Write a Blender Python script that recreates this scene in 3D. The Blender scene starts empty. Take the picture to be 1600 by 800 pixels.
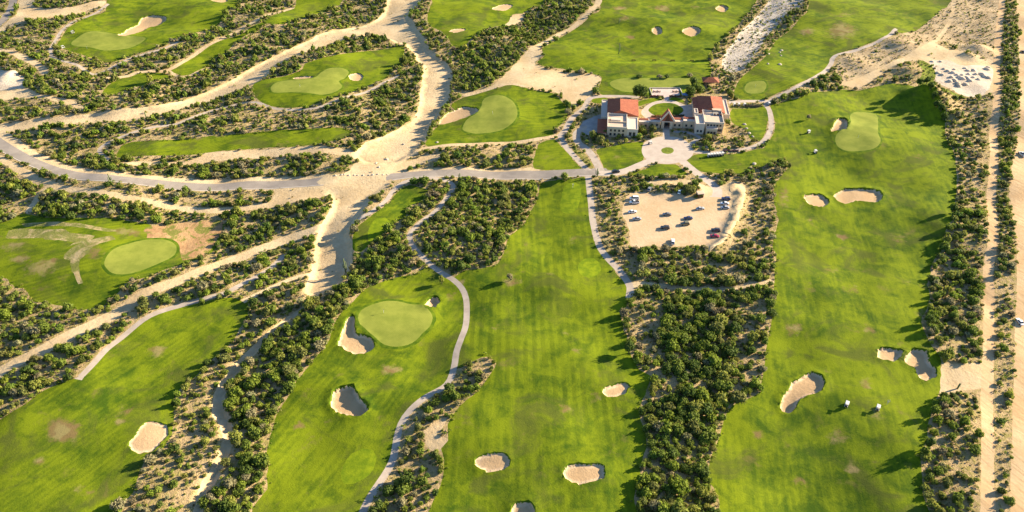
import bpy, bmesh, math, random
import numpy as np
from mathutils import Vector, Matrix
from mathutils.geometry import delaunay_2d_cdt
PI = math.pi; R_ = math.radians
random.seed(7); rng = np.random.default_rng(11)
scene = bpy.context.scene
COL = scene.collection

# ------------------------------------------------------------------ camera
CH, F, TH = 223.0, 1150.0, R_(38.5)
sT, cT = math.sin(TH), math.cos(TH)
def G(px, py, z=0.0):
    """ground point seen at a pixel of the 1600x800 photograph"""
    px = np.asarray(px, float); py = np.asarray(py, float)
    u = (px - 800) / F; v = (py - 400) / F
    dy = cT - v * sT; dz = -sT - v * cT
    t = (CH - z) / (-dz)
    return np.stack([u * t, dy * t], -1)
def PX(P, z=0.0):
    P = np.asarray(P, float); X = P[..., 0]; Y = P[..., 1]; Z = np.asarray(z) - CH
    d = Y * cT - Z * sT; up = Y * sT + Z * cT
    return np.stack([800 + F * X / d, 400 - F * up / d], -1)
def depr_cot(Y): return Y / CH

cam = bpy.data.cameras.new('camera'); co = bpy.data.objects.new('camera', cam); COL.objects.link(co)
co.location = (0, 0, CH); co.rotation_euler = (PI / 2 - TH, 0, 0)
cam.sensor_width = 36; cam.lens = F / 1600 * 36; cam.clip_end = 30000; cam.clip_start = 1
scene.camera = co

# ------------------------------------------------------------------ light
SUN_EL, SUN_AZ = R_(19), R_(20)          # azimuth from +X towards +Y
world = bpy.data.worlds.new('World'); scene.world = world; world.use_nodes = True
wn = world.node_tree; bg = wn.nodes['Background']
sky = wn.nodes.new('ShaderNodeTexSky'); sky.sky_type = 'NISHITA'; sky.sun_disc = False
sky.sun_elevation = SUN_EL; sky.sun_rotation = PI / 2 - SUN_AZ; sky.dust_density = 0.4; sky.ozone_density = 4.0
wn.links.new(sky.outputs[0], bg.inputs[0]); bg.inputs[1].default_value = 0.070
sun = bpy.data.lights.new('sun', 'SUN'); sun.energy = 5.0; sun.angle = R_(0.5); sun.color = (1, .84, .60)
so = bpy.data.objects.new('sun', sun); COL.objects.link(so)
sdir = Vector((math.cos(SUN_EL) * math.cos(SUN_AZ), math.cos(SUN_EL) * math.sin(SUN_AZ), math.sin(SUN_EL)))
so.rotation_euler = sdir.to_track_quat('Z', 'Y').to_euler(); so.location = (0, 0, 300)
scene.view_settings.view_transform = 'Standard'; scene.view_settings.look = 'None'
scene.view_settings.exposure = 1.83; scene.view_settings.gamma = 1
scene.view_settings.use_curve_mapping = False
scene.render.engine = 'CYCLES'
scene.cycles.max_bounces = 4; scene.cycles.diffuse_bounces = 3; scene.cycles.glossy_bounces = 2

# ------------------------------------------------------------------ materials
class NT:
    def __init__(s, name):
        s.m = bpy.data.materials.new(name); s.m.use_nodes = True; s.t = s.m.node_tree
        s.b = s.t.nodes['Principled BSDF']; s.pos = s.t.nodes.new('ShaderNodeNewGeometry').outputs['Position']
    def n(s, ty, **kw):
        nd = s.t.nodes.new(ty)
        for k, v in kw.items():
            if k.startswith('_'): setattr(nd, k[1:], v)
        for k, v in kw.items():
            if not k.startswith('_'):
                i = nd.inputs[int(k[1:])] if k[0] == 'i' and k[1:].isdigit() else nd.inputs[k.replace('__', ' ')]
                if isinstance(v, bpy.types.NodeSocket): s.t.links.new(v, i)
                else: i.default_value = v
        return nd
    def noise(s, sc, det=3, rough=.55, vec=None, dist=0):
        return s.n('ShaderNodeTexNoise', Vector=vec or s.pos, Scale=sc, Detail=det, Roughness=rough, Distortion=dist).outputs['Fac']
    def math(s, op, a, b=0.0, c=0.0, clamp=False):
        nd = s.n('ShaderNodeMath', _operation=op, _use_clamp=clamp, i0=a, i1=b)
        if op in ('MULTIPLY_ADD',): nd.inputs[2].default_value = c
        return nd.outputs[0]
    def ss(s, v, lo, hi):
        return s.n('ShaderNodeMapRange', _interpolation_type='SMOOTHSTEP', Value=v, i1=lo, i2=hi).outputs[0]
    def mix(s, f, a, b, bt='MIX'):
        nd = s.n('ShaderNodeMix', _data_type='RGBA', _blend_type=bt, i0=f)
        for i, v in ((6, a), (7, b)):
            if isinstance(v, bpy.types.NodeSocket): s.t.links.new(v, nd.inputs[i])
            else: nd.inputs[i].default_value = (*v, 1)
        return nd.outputs[2]
    def rot(s, ang, sx=1, sy=1):
        return s.n('ShaderNodeMapping', Vector=s.pos, Rotation=(0, 0, ang), Scale=(sx, sy, 1)).outputs[0]
    def attr(s, name, out='Color'):
        return s.n('ShaderNodeAttribute', _attribute_name=name).outputs[out]
    def done(s, col, rough=.9, spec=.1, bump=None, bs=.3, bd=.1, metal=0):
        if isinstance(col, bpy.types.NodeSocket): s.t.links.new(col, s.b.inputs['Base Color'])
        else: s.b.inputs['Base Color'].default_value = (*col, 1)
        s.b.inputs['Roughness'].default_value = rough; s.b.inputs['Specular IOR Level'].default_value = spec
        s.b.inputs['Metallic'].default_value = metal
        if bump is not None:
            bn = s.n('ShaderNodeBump', Height=bump, Strength=bs, Distance=bd)
            s.t.links.new(bn.outputs[0], s.b.inputs['Normal'])
        return s.m

def grass_mat(name, dark, light, ang=0, sw=4.0, st=.10, brown=.5, seed=0):
    t = NT(name); v = t.rot(ang)
    n1 = t.noise(.022, 4, .6); n2 = t.noise(.13, 4, .6, dist=.6); n3 = t.noise(1.1, 3, .7)
    streak = t.noise(.5, 3, .6, vec=t.n('ShaderNodeMapping', Vector=v, Scale=(1, .12, 1)).outputs[0])
    f = t.math('ADD', t.math('MULTIPLY', n1, .70), t.math('MULTIPLY', n2, .80))
    f = t.math('ADD', f, t.math('MULTIPLY', n3, .28)); f = t.math('ADD', f, t.math('MULTIPLY', streak, .35))
    f = t.ss(f, .80, 1.24)
    c = t.mix(f, dark, light)
    wv = t.n('ShaderNodeTexWave', _wave_type='BANDS', _bands_direction='X', _wave_profile='SIN', Vector=v, Scale=PI / (sw * 2 * PI) , Distortion=.6, Detail=1).outputs['Fac']
    wv = t.ss(wv, .25, .75)
    c = t.mix(t.math('MULTIPLY', t.math('MULTIPLY', wv, st * 2.6), t.ss(t.noise(.03, 3, .6), .38, .62)), c, tuple(x * .7 for x in dark))
    ol = t.ss(t.noise(.045, 5, .62, dist=.8), .50, .66)
    c = t.mix(t.math('MULTIPLY', ol, .72), c, (.075, .088, .018))
    # worn turf
    w = t.attr('wear', 'Fac'); nb = t.noise(.075, 4, .65, dist=.4)
    spots = t.ss(t.math('ADD', nb, t.math('MULTIPLY', t.noise(.6, 3, .7), .22)), .71, .86)
    c = t.mix(t.math('MULTIPLY', spots, brown * 1.1), c, (.165, .135, .042))
    wm = t.ss(t.math('ADD', t.math('MULTIPLY', w, 1.0), t.math('MULTIPLY', t.math('SUBTRACT', t.noise(.35, 4, .7), .5), 1.0)), .20, .62)
    c = t.mix(t.math('MULTIPLY', wm, .8), c, t.mix(t.ss(t.noise(.12, 2), .45, .55), (.20, .125, .06), (.27, .21, .09)))
    return t.done(c, .95, .05, t.noise(1.6, 4, .75), .55, .25)

GL = dict(dark=(.044, .084, .006), light=(.168, .212, .008))
MG = {}
def gm(ang, sw=4, st=.07, brown=.5):
    k = (ang, sw, st, brown)
    if k not in MG: MG[k] = grass_mat('fairway_turf', ang=R_(ang), sw=sw, st=st, brown=brown, **GL)
    return MG[k]
def green_mat():
    t = NT('green_turf'); n = t.noise(.12, 4, .6); n2 = t.noise(.9, 3, .7)
    f = t.ss(t.math('ADD', n, t.math('MULTIPLY', n2, .3)), .45, .85)
    c = t.mix(f, (.165, .195, .030), (.245, .265, .045))
    wv = t.n('ShaderNodeTexWave', _bands_direction='X', Vector=t.rot(R_(35)), Scale=.42, Distortion=.3).outputs['Fac']
    c = t.mix(t.math('MULTIPLY', wv, .28), c, (.12, .165, .03))
    return t.done(c, .95, .05, t.noise(3, 3), .15, .1)
def apron_mat():
    t = NT('apron_turf'); n = t.noise(.3, 4, .6)
    return t.done(t.mix(t.ss(n, .35, .7), (.05, .095, .006), (.12, .17, .010)), .95, .05, t.noise(2, 3), .4, .2)
def tee_mat():
    t = NT('tee_turf'); n = t.noise(.3, 4, .6)
    return t.done(t.mix(t.ss(n, .35, .7), (.12, .180, .008), (.21, .265, .010)), .95, .05, t.noise(2, 3), .4, .2)
def sand_mat(name, a, b, sc=.12, patch=.35, bs=.4, tracks=0, stones=False):
    t = NT(name); n = t.noise(sc, 5, .62, dist=.5); n2 = t.noise(sc * 9, 4, .7)
    f = t.ss(t.math('ADD', n, t.math('MULTIPLY', t.math('SUBTRACT', n2, .5), .5)), .3, .7)
    c = t.mix(f, a, b)
    g = t.ss(t.noise(sc * 3.1, 5, .7), .56, .72)
    c = t.mix(t.math('MULTIPLY', g, patch), c, tuple(x * .62 for x in a))
    if stones:
        vo = t.n('ShaderNodeTexVoronoi', Vector=t.pos, Scale=.9).outputs['Distance']
        c = t.mix(t.math('MULTIPLY', t.ss(vo, .22, .1), .45), c, (.13, .11, .06))
    if name == 'bunker_sand': c = t.mix(t.math('MULTIPLY', t.ss(t.math('ADD', t.attr('wear', 'Fac'), t.math('MULTIPLY', t.noise(.4, 4, .6), .5)), .55, .95), .7), c, (.43, .285, .145))
    if name in ('bare_soil', 'dry_grass', 'turf_scar'):
        g2 = t.ss(t.math('ADD', t.noise(.13, 5, .68, dist=.8), t.math('MULTIPLY', t.noise(1.1, 3, .7), .22)), .58 if name == 'bare_soil' else .46, .68)
        c = t.mix(t.math('MULTIPLY', g2, .85), c, (.13, .155, .025))
    if tracks:
        v = t.n('ShaderNodeMapping', Vector=t.rot(-tracks), Scale=(1, .02, 1)).outputs[0]
        c = t.mix(t.math('MULTIPLY', t.ss(t.noise(.9, 3, .6, vec=v), .5, .62), .5), c, tuple(x * .72 for x in a))
    return t.done(c, .95, .05, t.math('ADD', t.noise(.7, 5, .7), t.math('MULTIPLY', n2, .6)), bs, .5)
def ground_mat():
    t = NT('scrub_ground'); n = t.noise(.05, 5, .62, dist=.6); n2 = t.noise(.5, 5, .7); n3 = t.noise(2.2, 3, .7)
    c = t.mix(t.ss(n, .35, .65), (.44, .32, .17), (.35, .255, .135))
    c = t.mix(t.math('MULTIPLY', t.ss(t.math('ADD', n2, t.math('MULTIPLY', n, .4)), .66, .84), .8), c, (.24, .21, .06))
    c = t.mix(t.math('MULTIPLY', t.ss(n3, .58, .68), .5), c, (.12, .115, .035))
    c = t.mix(t.math('MULTIPLY', t.ss(n2, .32, .2), .8), c, (.52, .40, .27))
    return t.done(c, .95, .05, t.math('ADD', n2, t.math('MULTIPLY', n3, .35)), .9, .9)
def concrete_mat(name, a, b, joints=True):
    t = NT(name); n = t.noise(.25, 5, .6); n2 = t.noise(2.5, 4, .7)
    c = t.mix(t.ss(t.math('ADD', n, t.math('MULTIPLY', n2, .3)), .45, .85), a, b)
    return t.done(c, .85, .2, n2, .2, .1)
def asphalt_mat():
    t = NT('asphalt'); n = t.noise(.15, 5, .6, dist=1); n2 = t.noise(3, 4, .7)
    c = t.mix(t.ss(n, .3, .7), (.25, .215, .185), (.33, .285, .24))
    c = t.mix(t.math('MULTIPLY', n2, .5), c, (.18, .155, .13))
    return t.done(c, .85, .2, n2, .2, .1)
def flat(name, col, rough=.7, spec=.3, metal=0, var=.12, sc=1.2):
    t = NT(name); n = t.noise(sc, 4, .6)
    return t.done(t.mix(n, tuple(x * (1 - var) for x in col), tuple(min(1, x * (1 + var)) for x in col)), rough, spec, None, metal=metal)
def leaf_mat():
    t = NT('scrub_leaves'); c = t.attr('tint')
    n = t.noise(.9, 3, .6)
    c = t.mix(t.ss(n, .35, .7), c, t.mix(1.0, c, (.72, .75, .68), 'MULTIPLY'))
    m = t.done(c, .75, .15)
    tr = t.n('ShaderNodeBsdfTranslucent', Color=c)
    mx = t.n('ShaderNodeMixShader', i0=.38, i1=t.b.outputs[0], i2=tr.outputs[0])
    t.t.links.new(mx.outputs[0], t.t.nodes['Material Output'].inputs[0])
    return m
def tile_mat():
    t = NT('roof_tiles'); n = t.noise(.5, 4, .6); n2 = t.noise(4, 3, .7)
    c = t.mix(t.ss(n, .3, .7), (.265, .080, .045), (.36, .120, .065))
    c = t.mix(t.math('MULTIPLY', t.ss(n2, .45, .7), .6), c, (.22, .07, .045))
    wv = t.n('ShaderNodeTexWave', _bands_direction='Y', Vector=t.pos, Scale=1.1, Distortion=.3).outputs['Fac']
    return t.done(c, .8, .15, wv, .7, .12)

M = dict(
    green=green_mat(), apron=apron_mat(), tee=tee_mat(),
    bunker=sand_mat('bunker_sand', (.50, .34, .20), (.62, .46, .29), .12, .28, .35),
    sand=sand_mat('dry_sand', (.46, .335, .185), (.56, .435, .265), .05, .35, .5),
    wsand=sand_mat('pale_sand', (.48, .39, .285), (.62, .52, .40), .08, .2, .6),
    dirt=sand_mat('road_dirt', (.49, .325, .17), (.57, .41, .235), .05, .25, .3, tracks=math.atan2(*(G(1565, 0) - G(1541, 800)))),
    lot=sand_mat('lot_dirt', (.48, .34, .195), (.57, .42, .265), .06, .25, .3),
    soil=sand_mat('bare_soil', (.30, .165, .08), (.44, .285, .14), .05, .45, .5),
    hill=sand_mat('dry_hillside', (.33, .24, .135), (.47, .36, .215), .09, .6, .9, stones=True),
    rocky=sand_mat('rocky_wash', (.36, .31, .25), (.52, .46, .38), .09, .6, 1.0, stones=True),
    scar=sand_mat('turf_scar', (.36, .27, .12), (.47, .37, .20), .2, .5, .6),
    weeds=sand_mat('weedy_grass', (.12, .16, .02), (.22, .24, .04), .15, .5, .9),
    dry=sand_mat('dry_grass', (.30, .22, .08), (.42, .33, .13), .2, .6, .9),
    ground=ground_mat(),
    path=concrete_mat('path_concrete', (.34, .28, .225), (.44, .37, .30)),
    plaza=concrete_mat('plaza_concrete', (.42, .345, .28), (.50, .42, .345)),
    patio=concrete_mat('patio_paving', (.50, .38, .33), (.60, .48, .42)),
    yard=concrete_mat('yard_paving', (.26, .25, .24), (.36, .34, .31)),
    asphalt=asphalt_mat(), kerb=flat('kerb_concrete', (.55, .48, .40)),
    leaf=leaf_mat(), bark=flat('bark', (.14, .10, .07), .9, .1), tile=tile_mat(),
    cactus=flat('cactus_skin', (.13, .16, .07), .8, .2), pale=flat('pale_twigs', (.50, .48, .42), .9, .1),
    stucco=flat('stucco', (.56, .44, .31), .9, .1, var=.08, sc=.6), white=flat('white_render', (.58, .50, .41), .85, .1, var=.05, sc=.6),
    rooftop=flat('flat_roof', (.56, .43, .32), .9, .1, var=.12, sc=.5), glass=flat('window_glass', (.03, .04, .05), .08, .6, var=.2),
    wood=flat('dark_timber', (.10, .045, .03), .7, .2), rock=flat('boulder_rock', (.42, .36, .29), .95, .1, var=.3, sc=1.5),
    tyre=flat('tyre_rubber', (.02, .02, .02), .9, .1), lamp=flat('lamp_lens', (.7, .7, .7), .2, .6),
    red_lamp=flat('red_lens', (.4, .02, .02), .3, .6), seat=flat('cart_seat', (.45, .40, .33), .8, .2),
    cartw=flat('cart_white', (.60, .58, .54), .4, .4), flag=flat('flag_cloth', (.8, .7, .1), .8, .1), black=flat('black_metal', (.02, .02, .022), .6, .3),
    pink=flat('bougainvillea', (.30, .06, .09), .9, .1, var=.4, sc=3),
)
def paint(name, c): return flat('car_paint_' + name, c, .25, .6, var=.03)

# ------------------------------------------------------------------ object helpers
def tag(o, label=None, cat=None, group=None, kind=None):
    if label: o['label'] = label
    if cat: o['category'] = cat
    if group: o['group'] = group
    if kind: o['kind'] = kind
    return o
def link(name, me, parent=None, loc=None):
    o = bpy.data.objects.new(name, me); COL.objects.link(o)
    if parent: o.parent = parent
    if loc is not None: o.location = loc
    return o
def empty(name, loc, rz=0):
    o = bpy.data.objects.new(name, None); COL.objects.link(o); o.location = loc; o.rotation_euler = (0, 0, rz)
    o.empty_display_size = .5
    return o
def mesh(name, V, Fs, mat, smooth=False):
    me = bpy.data.meshes.new(name); me.from_pydata([tuple(map(float, v)) for v in V], [], [tuple(map(int, f)) for f in Fs])
    me.materials.append(mat)
    if smooth: me.polygons.foreach_set('use_smooth', [True] * len(me.polygons))
    me.update(); return me
def copy_tree(o, parent=None):
    c = o.copy(); COL.objects.link(c)
    if parent: c.parent = parent
    for ch in list(o.children): copy_tree(ch, c)
    return c
class MB:
    def __init__(s): s.V = []; s.F = []
    def add(s, V, Fs):
        k = len(s.V); s.V += [tuple(v) for v in V]; s.F += [tuple(i + k for i in f) for f in Fs]; return s
    def box(s, x0, x1, y0, y1, z0, z1, tx=0, ty=0):
        V = [(x0, y0, z0), (x1, y0, z0), (x1, y1, z0), (x0, y1, z0), (x0 + tx, y0 + ty, z1), (x1 - tx, y0 + ty, z1), (x1 - tx, y1 - ty, z1), (x0 + tx, y1 - ty, z1)]
        return s.add(V, [(3, 2, 1, 0), (4, 5, 6, 7), (0, 1, 5, 4), (1, 2, 6, 5), (2, 3, 7, 6), (3, 0, 4, 7)])
    def tube(s, pts, rad, n=6):
        pts = [Vector(p) for p in pts]; V = []; Fs = []
        for i, p in enumerate(pts):
            d = (pts[min(i + 1, len(pts) - 1)] - pts[max(i - 1, 0)]).normalized()
            a = d.cross(Vector((0, 1, .13))).normalized(); b = d.cross(a)
            r = rad[i] if isinstance(rad, (list, tuple)) else rad
            V += [p + (a * math.cos(2 * PI * k / n) + b * math.sin(2 * PI * k / n)) * r for k in range(n)]
        for i in range(len(pts) - 1):
            for k in range(n): Fs.append((i * n + k, i * n + (k + 1) % n, (i + 1) * n + (k + 1) % n, (i + 1) * n + k))
        Fs.append(tuple(range(n - 1, -1, -1))); Fs.append(tuple(range((len(pts) - 1) * n, len(pts) * n)))
        return s.add(V, Fs)
    def wheel(s, x, y, z, r, w, n=12):
        V = [(x + r * math.cos(2 * PI * k / n), y + sy * w / 2, z + r * math.sin(2 * PI * k / n)) for sy in (-1, 1) for k in range(n)]
        return s.add(V, [tuple(range(n - 1, -1, -1)), tuple(range(n, 2 * n))] + [(k, (k + 1) % n, n + (k + 1) % n, n + k) for k in range(n)])
    def build(s, name, mat, parent=None, smooth=False, bevel=0):
        me = mesh(name, s.V, s.F, mat, smooth)
        bm = bmesh.new(); bm.from_mesh(me); bmesh.ops.recalc_face_normals(bm, faces=bm.faces)
        if bevel: bmesh.ops.bevel(bm, geom=bm.edges[:], offset=bevel, segments=2, affect='EDGES', profile=.5)
        bm.to_mesh(me); bm.free()
        return link(name, me, parent)

# ------------------------------------------------------------------ polygon tools
def catmull(P, closed, step=2.2):
    """smooth curve through world points, about `step` metres a segment"""
    P = np.asarray(P, float); n = len(P); out = []
    rngi = range(n) if closed else range(n - 1)
    for i in rngi:
        if closed: a, b, c, d = P[(i - 1) % n], P[i], P[(i + 1) % n], P[(i + 2) % n]
        else: a, b, c, d = P[max(i - 1, 0)], P[i], P[i + 1], P[min(i + 2, n - 1)]
        L = np.linalg.norm(c - b); k = max(1, int(L / step))
        for j in range(k):
            t = j / k
            out.append(.5 * (2 * b + (c - a) * t + (2 * a - 5 * b + 4 * c - d) * t * t + (3 * b - a - 3 * c + d) * t ** 3))
    if not closed: out.append(P[-1])
    return np.array(out)
def inpoly(pts, poly):
    x, y = pts[:, 0], pts[:, 1]; r = np.zeros(len(pts), bool)
    lo, hi = poly.min(0), poly.max(0)
    m = (x >= lo[0]) & (x <= hi[0]) & (y >= lo[1]) & (y <= hi[1]); idx = np.nonzero(m)[0]
    if len(idx) == 0: return r
    xx, yy = x[idx], y[idx]; ins = np.zeros(len(idx), bool)
    x0, y0 = poly[:, 0], poly[:, 1]; x1, y1 = np.roll(x0, -1), np.roll(y0, -1)
    for a, b, c, d in zip(x0, y0, x1, y1):
        if b == d: continue
        cr = ((b > yy) != (d > yy)) & (xx < (c - a) * (yy - b) / (d - b) + a); ins ^= cr
    r[idx] = ins; return r
def segdist(pts, line, closed=False, far=30.0):
    """distance to a polyline, `far` beyond its reach"""
    far = float(far); D = np.full(len(pts), far); lo, hi = line.min(0) - far, line.max(0) + far
    idx = np.nonzero((pts[:, 0] > lo[0]) & (pts[:, 0] < hi[0]) & (pts[:, 1] > lo[1]) & (pts[:, 1] < hi[1]))[0]
    if len(idx) == 0: return D
    Q = pts[idx]; best = np.full(len(idx), far)
    A = line; B = np.roll(line, -1, 0) if closed else line[1:]
    if not closed: A = line[:-1]
    for a, b in zip(A, B):
        ab = b - a; L = (ab ** 2).sum()
        if L == 0: continue
        t = np.clip(((Q - a) @ ab) / L, 0, 1); d = np.hypot(*(Q - a - t[:, None] * ab).T)
        np.minimum(best, d, out=best)
    D[idx] = best; return D

# ------------------------------------------------------------------ regions, traced over the photograph's ground
REG = []
def area(name, label, mat, pts, jit=.35, smooth=True, step=2.2, **kw):
    W = G(*np.array(pts, float).T)
    W = catmull(W, True, step) if smooth else np.concatenate([[W[i] + (W[(i + 1) % len(W)] - W[i]) * k / 6 for k in range(6)] for i in range(len(W))])
    if jit:
        c = W.mean(0); d = W - c; L = np.maximum(np.hypot(*d.T), .1)[:, None]
        ph = rng.uniform(0, 6.28, 4); s = np.arange(len(W))
        j = sum(np.sin(s * f + p) for f, p in zip((.55, .93, 1.7, 2.9), ph)) * .35 + rng.normal(0, .35, len(W))
        W = W + d / L * (j * jit)[:, None]
    REG.append(dict(name=name, label=label, mat=mat, W=W, path=False, **kw)); return REG[-1]
def path(name, label, mat, pts, w, jit=0.0, **kw):
    C = catmull(G(*np.array(pts, float).T), False, 2.5)
    T = np.gradient(C, axis=0); T /= np.maximum(np.hypot(*T.T), 1e-6)[:, None]; Nn = np.stack([-T[:, 1], T[:, 0]], -1)
    w_ = w / 2 * np.ones(len(C))
    if jit: w_ = w_ * (1 + rng.normal(0, jit, len(C)))
    REG.append(dict(name=name, label=label, mat=mat, W=np.vstack([C + Nn * w_[:, None], (C - Nn * w_[:, None])[::-1]]), path=True, C=C, w=w, T=T, Nn=Nn, **kw)); return REG[-1]
SC = 'structure'
# --- bare ground and washes
area('dry_wash', 'broad pale dry wash winding between the fairways', M['sand'], [(-60,196),(0,192),(60,186),(130,180),(200,172),(250,164),(300,147),(350,127),(400,99),(440,82),(480,62),(510,50),(550,40),(580,33),(598,18),(606,-5),(606,-50),(664,-50),(662,-8),(655,8),(642,20),(643,32),(653,46),(663,60),(672,75),(690,92),(703,105),(706,118),(703,135),(700,152),(692,166),(684,180),(674,192),(668,206),(662,220),(645,238),(625,250),(600,258),(575,256),(558,250),(556,240),(568,228),(585,217),(600,210),(618,200),(635,189),(648,177),(654,160),(657,140),(659,120),(662,105),(650,90),(640,72),(620,63),(600,56),(575,52),(545,58),(520,66),(490,78),(455,92),(430,105),(420,115),(405,128),(370,140),(320,155),(280,170),(235,183),(200,189),(150,192),(110,195),(60,200),(0,206),(-60,210)], 1.0, wash=1.6)
area('dry_wash', 'sandy wash running south from the damaged road into a gully', M['sand'], [(510,290),(560,292),(606,288),(596,300),(580,308),(576,320),(568,335),(560,348),(552,358),(546,368),(551,385),(552,402),(547,418),(534,440),(515,453),(495,468),(478,483),(455,503),(430,520),(405,545),(385,562),(368,585),(356,605),(350,622),(360,650),(366,675),(362,700),(350,730),(335,760),(320,785),(310,860),(292,860),(305,790),(315,755),(333,730),(345,700),(348,680),(338,660),(330,640),(333,615),(340,600),(355,578),(375,556),(400,533),(430,508),(450,495),(470,480),(482,464),(476,450),(484,425),(490,395),(493,375),(500,352),(515,330),(519,312)], .8, wash=2.2)
area('bare_ground', 'bare sandy ground round the far road bend', M['sand'], [(30,-40),(70,-40),(62,-8),(52,8),(70,14),(110,14),(150,5),(165,4),(160,12),(120,22),(95,28),(60,33),(30,41),(0,53),(-50,75),(-50,55),(0,43),(15,30),(28,15)], .8)
area('bare_ground', 'pale sandy clearing beside the white mound', M['sand'], [(-50,136),(0,137),(30,134),(48,140),(60,148),(80,153),(110,158),(130,168),(136,177),(120,171),(95,163),(60,156),(30,155),(0,158),(-50,162)], .8)
area('bare_ground', 'white eroded bank of sand', M['wsand'], [(-50,104),(0,108),(12,112),(25,116),(36,120),(43,130),(34,137),(10,138),(-50,139)], .8)
area('bare_ground', 'long sandy strip beside the narrow fairway', M['sand'], [(192,255),(230,251),(280,251),(308,245),(320,237),(350,235),(400,233),(450,232),(500,232),(515,236),(545,238),(572,248),(560,252),(520,245),(480,243),(420,245),(350,248),(300,254),(240,258),(200,259)], .7)
area('bare_ground', 'bare sand by the damaged stretch of road', M['sand'], [(425,285),(430,275),(500,278),(540,272),(560,255),(600,255),(640,250),(670,240),(690,245),(650,258),(625,268),(612,276),(608,290),(560,296),(510,300),(470,312),(420,318),(430,300)], .8)
area('bare_ground', 'wide sandy clearing above the clubhouse', M['sand'], [(838,74),(848,88),(836,98),(845,104),(870,111),(900,114),(936,119),(933,132),(926,145),(915,155),(905,160),(895,168),(885,160),(875,148),(860,143),(830,140),(805,137),(780,138),(760,145),(735,150),(722,147),(740,140),(768,135),(785,120),(800,105),(815,90),(828,78)], .8)
area('bare_ground', 'sandy spot beside the small far bunker', M['sand'], [(788,38),(795,25),(813,18),(818,24),(802,37)], .5)
area('rocky_wash', 'grey rocky wash between two far fairways', M['rocky'], [(1262,-50),(1252,8),(1232,20),(1217,35),(1202,50),(1190,70),(1178,88),(1166,104),(1150,112),(1132,110),(1129,95),(1134,80),(1147,65),(1160,45),(1175,30),(1190,14),(1205,-8),(1215,-50)], .8, wash=1.0)
area('dry_hillside', 'brown dry grass hillside beside the sandy track', M['hill'], [(1308,98),(1330,82),(1370,72),(1400,58),(1450,32),(1490,-8),(1500,-50),(1556,-50),(1553,88),(1500,80),(1470,62),(1440,77),(1400,93),(1350,118),(1316,130)], 1.2)
area('bare_ground', 'sandy clearing at the dirt road junction', M['sand'], [(1322,127),(1340,119),(1370,108),(1395,96),(1420,86),(1445,76),(1458,66),(1480,78),(1500,80),(1510,91),(1530,94),(1552,90),(1562,100),(1560,125),(1550,145),(1530,150),(1510,148),(1490,142),(1470,130),(1460,120),(1452,105),(1440,96),(1415,98),(1385,110),(1365,122),(1345,136),(1330,133)], .6)
area('bare_ground', 'white dumped sand between the heaps', M['wsand'], [(1452,97),(1480,95),(1500,103),(1530,103),(1551,108),(1550,125),(1545,140),(1530,150),(1510,150),(1490,142),(1475,135),(1462,128),(1460,115)], .5)
area('weed_slope', 'green weedy slope beside the white sand', M['weeds'], [(1432,97),(1442,96),(1455,105),(1462,118),(1459,129),(1475,139),(1500,148),(1515,153),(1480,148),(1450,139),(1434,130),(1440,115)], .5)
area('bare_ground', 'bare dirt at the track end by the twin bunkers', M['sand'], [(1470,575),(1480,568),(1500,570),(1535,567),(1542,570),(1542,603),(1530,606),(1500,611),(1468,615)], .5)
area('bare_ground', 'sandy gap in the scrub strip by the cart path', M['sand'], [(660,682),(678,662),(698,655),(692,670),(682,680),(702,688),(692,702),(672,702)], .5)
area('bare_ground', 'bare dirt slope around the parking lot entrance', M['sand'], [(1088,288),(1110,292),(1128,290),(1150,283),(1165,290),(1162,315),(1155,340),(1142,365),(1130,382),(1118,388),(1100,388),(1090,318),(1100,306)], .6)
area('bare_ground', 'bare sand beside the lawn below the plaza', M['sand'], [(1000,285),(1030,281),(1070,280),(1085,288),(1060,290),(1020,290)], .5)
area('parking_lot', 'bare dirt parking lot with scattered cars', M['lot'], [(985,303),(1000,300),(1012,302),(1040,304),(1060,305),(1080,309),(1094,312),(1104,300),(1116,297),(1128,300),(1138,310),(1141,325),(1137,342),(1131,358),(1124,370),(1117,381),(1100,384),(1057,385),(1020,386),(986,385),(984,365),(978,345),(972,330),(976,315)], .5)
# --- grass
def fw(label, pts, ang=0, sw=4, st=.07, name='fairway', **kw): return area(name, label, gm(ang, sw, st), pts, .45, **kw)
fw('far corner fairway with one long ragged bunker', [(165,-50),(168,10),(140,25),(118,38),(104,48),(94,62),(90,72),(105,79),(130,88),(150,93),(165,98),(185,95),(210,84),(230,80),(255,70),(275,60),(300,52),(330,44),(345,36),(350,25),(360,14),(372,5),(380,-50)], 70)
fw('slanting strip of fairway beside the sandy track', [(266,108),(285,97),(308,82),(330,70),(352,62),(378,54),(392,45),(415,38),(428,28),(450,15),(462,4),(466,-50),(555,-50),(535,0),(520,8),(505,17),(487,22),(470,30),(455,35),(440,41),(415,42),(402,50),(385,56),(370,67),(355,80),(330,90),(322,100),(312,110),(290,116),(275,114)], 60)
fw('small tee lawn hemmed by scrub', [(160,148),(172,132),(192,121),(225,113),(252,113),(264,118),(262,123),(240,125),(225,134),(200,140),(180,149),(165,150)], 60)
fw('fairway with kidney shaped green inside the wash bend', [(395,142),(400,130),(425,124),(450,119),(470,112),(480,102),(505,94),(530,88),(560,80),(590,74),(615,70),(628,68),(632,80),(628,95),(625,102),(610,110),(605,120),(590,128),(570,136),(550,145),(530,153),(515,158),(495,165),(470,169),(440,168),(420,164),(403,157)], 75)
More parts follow.
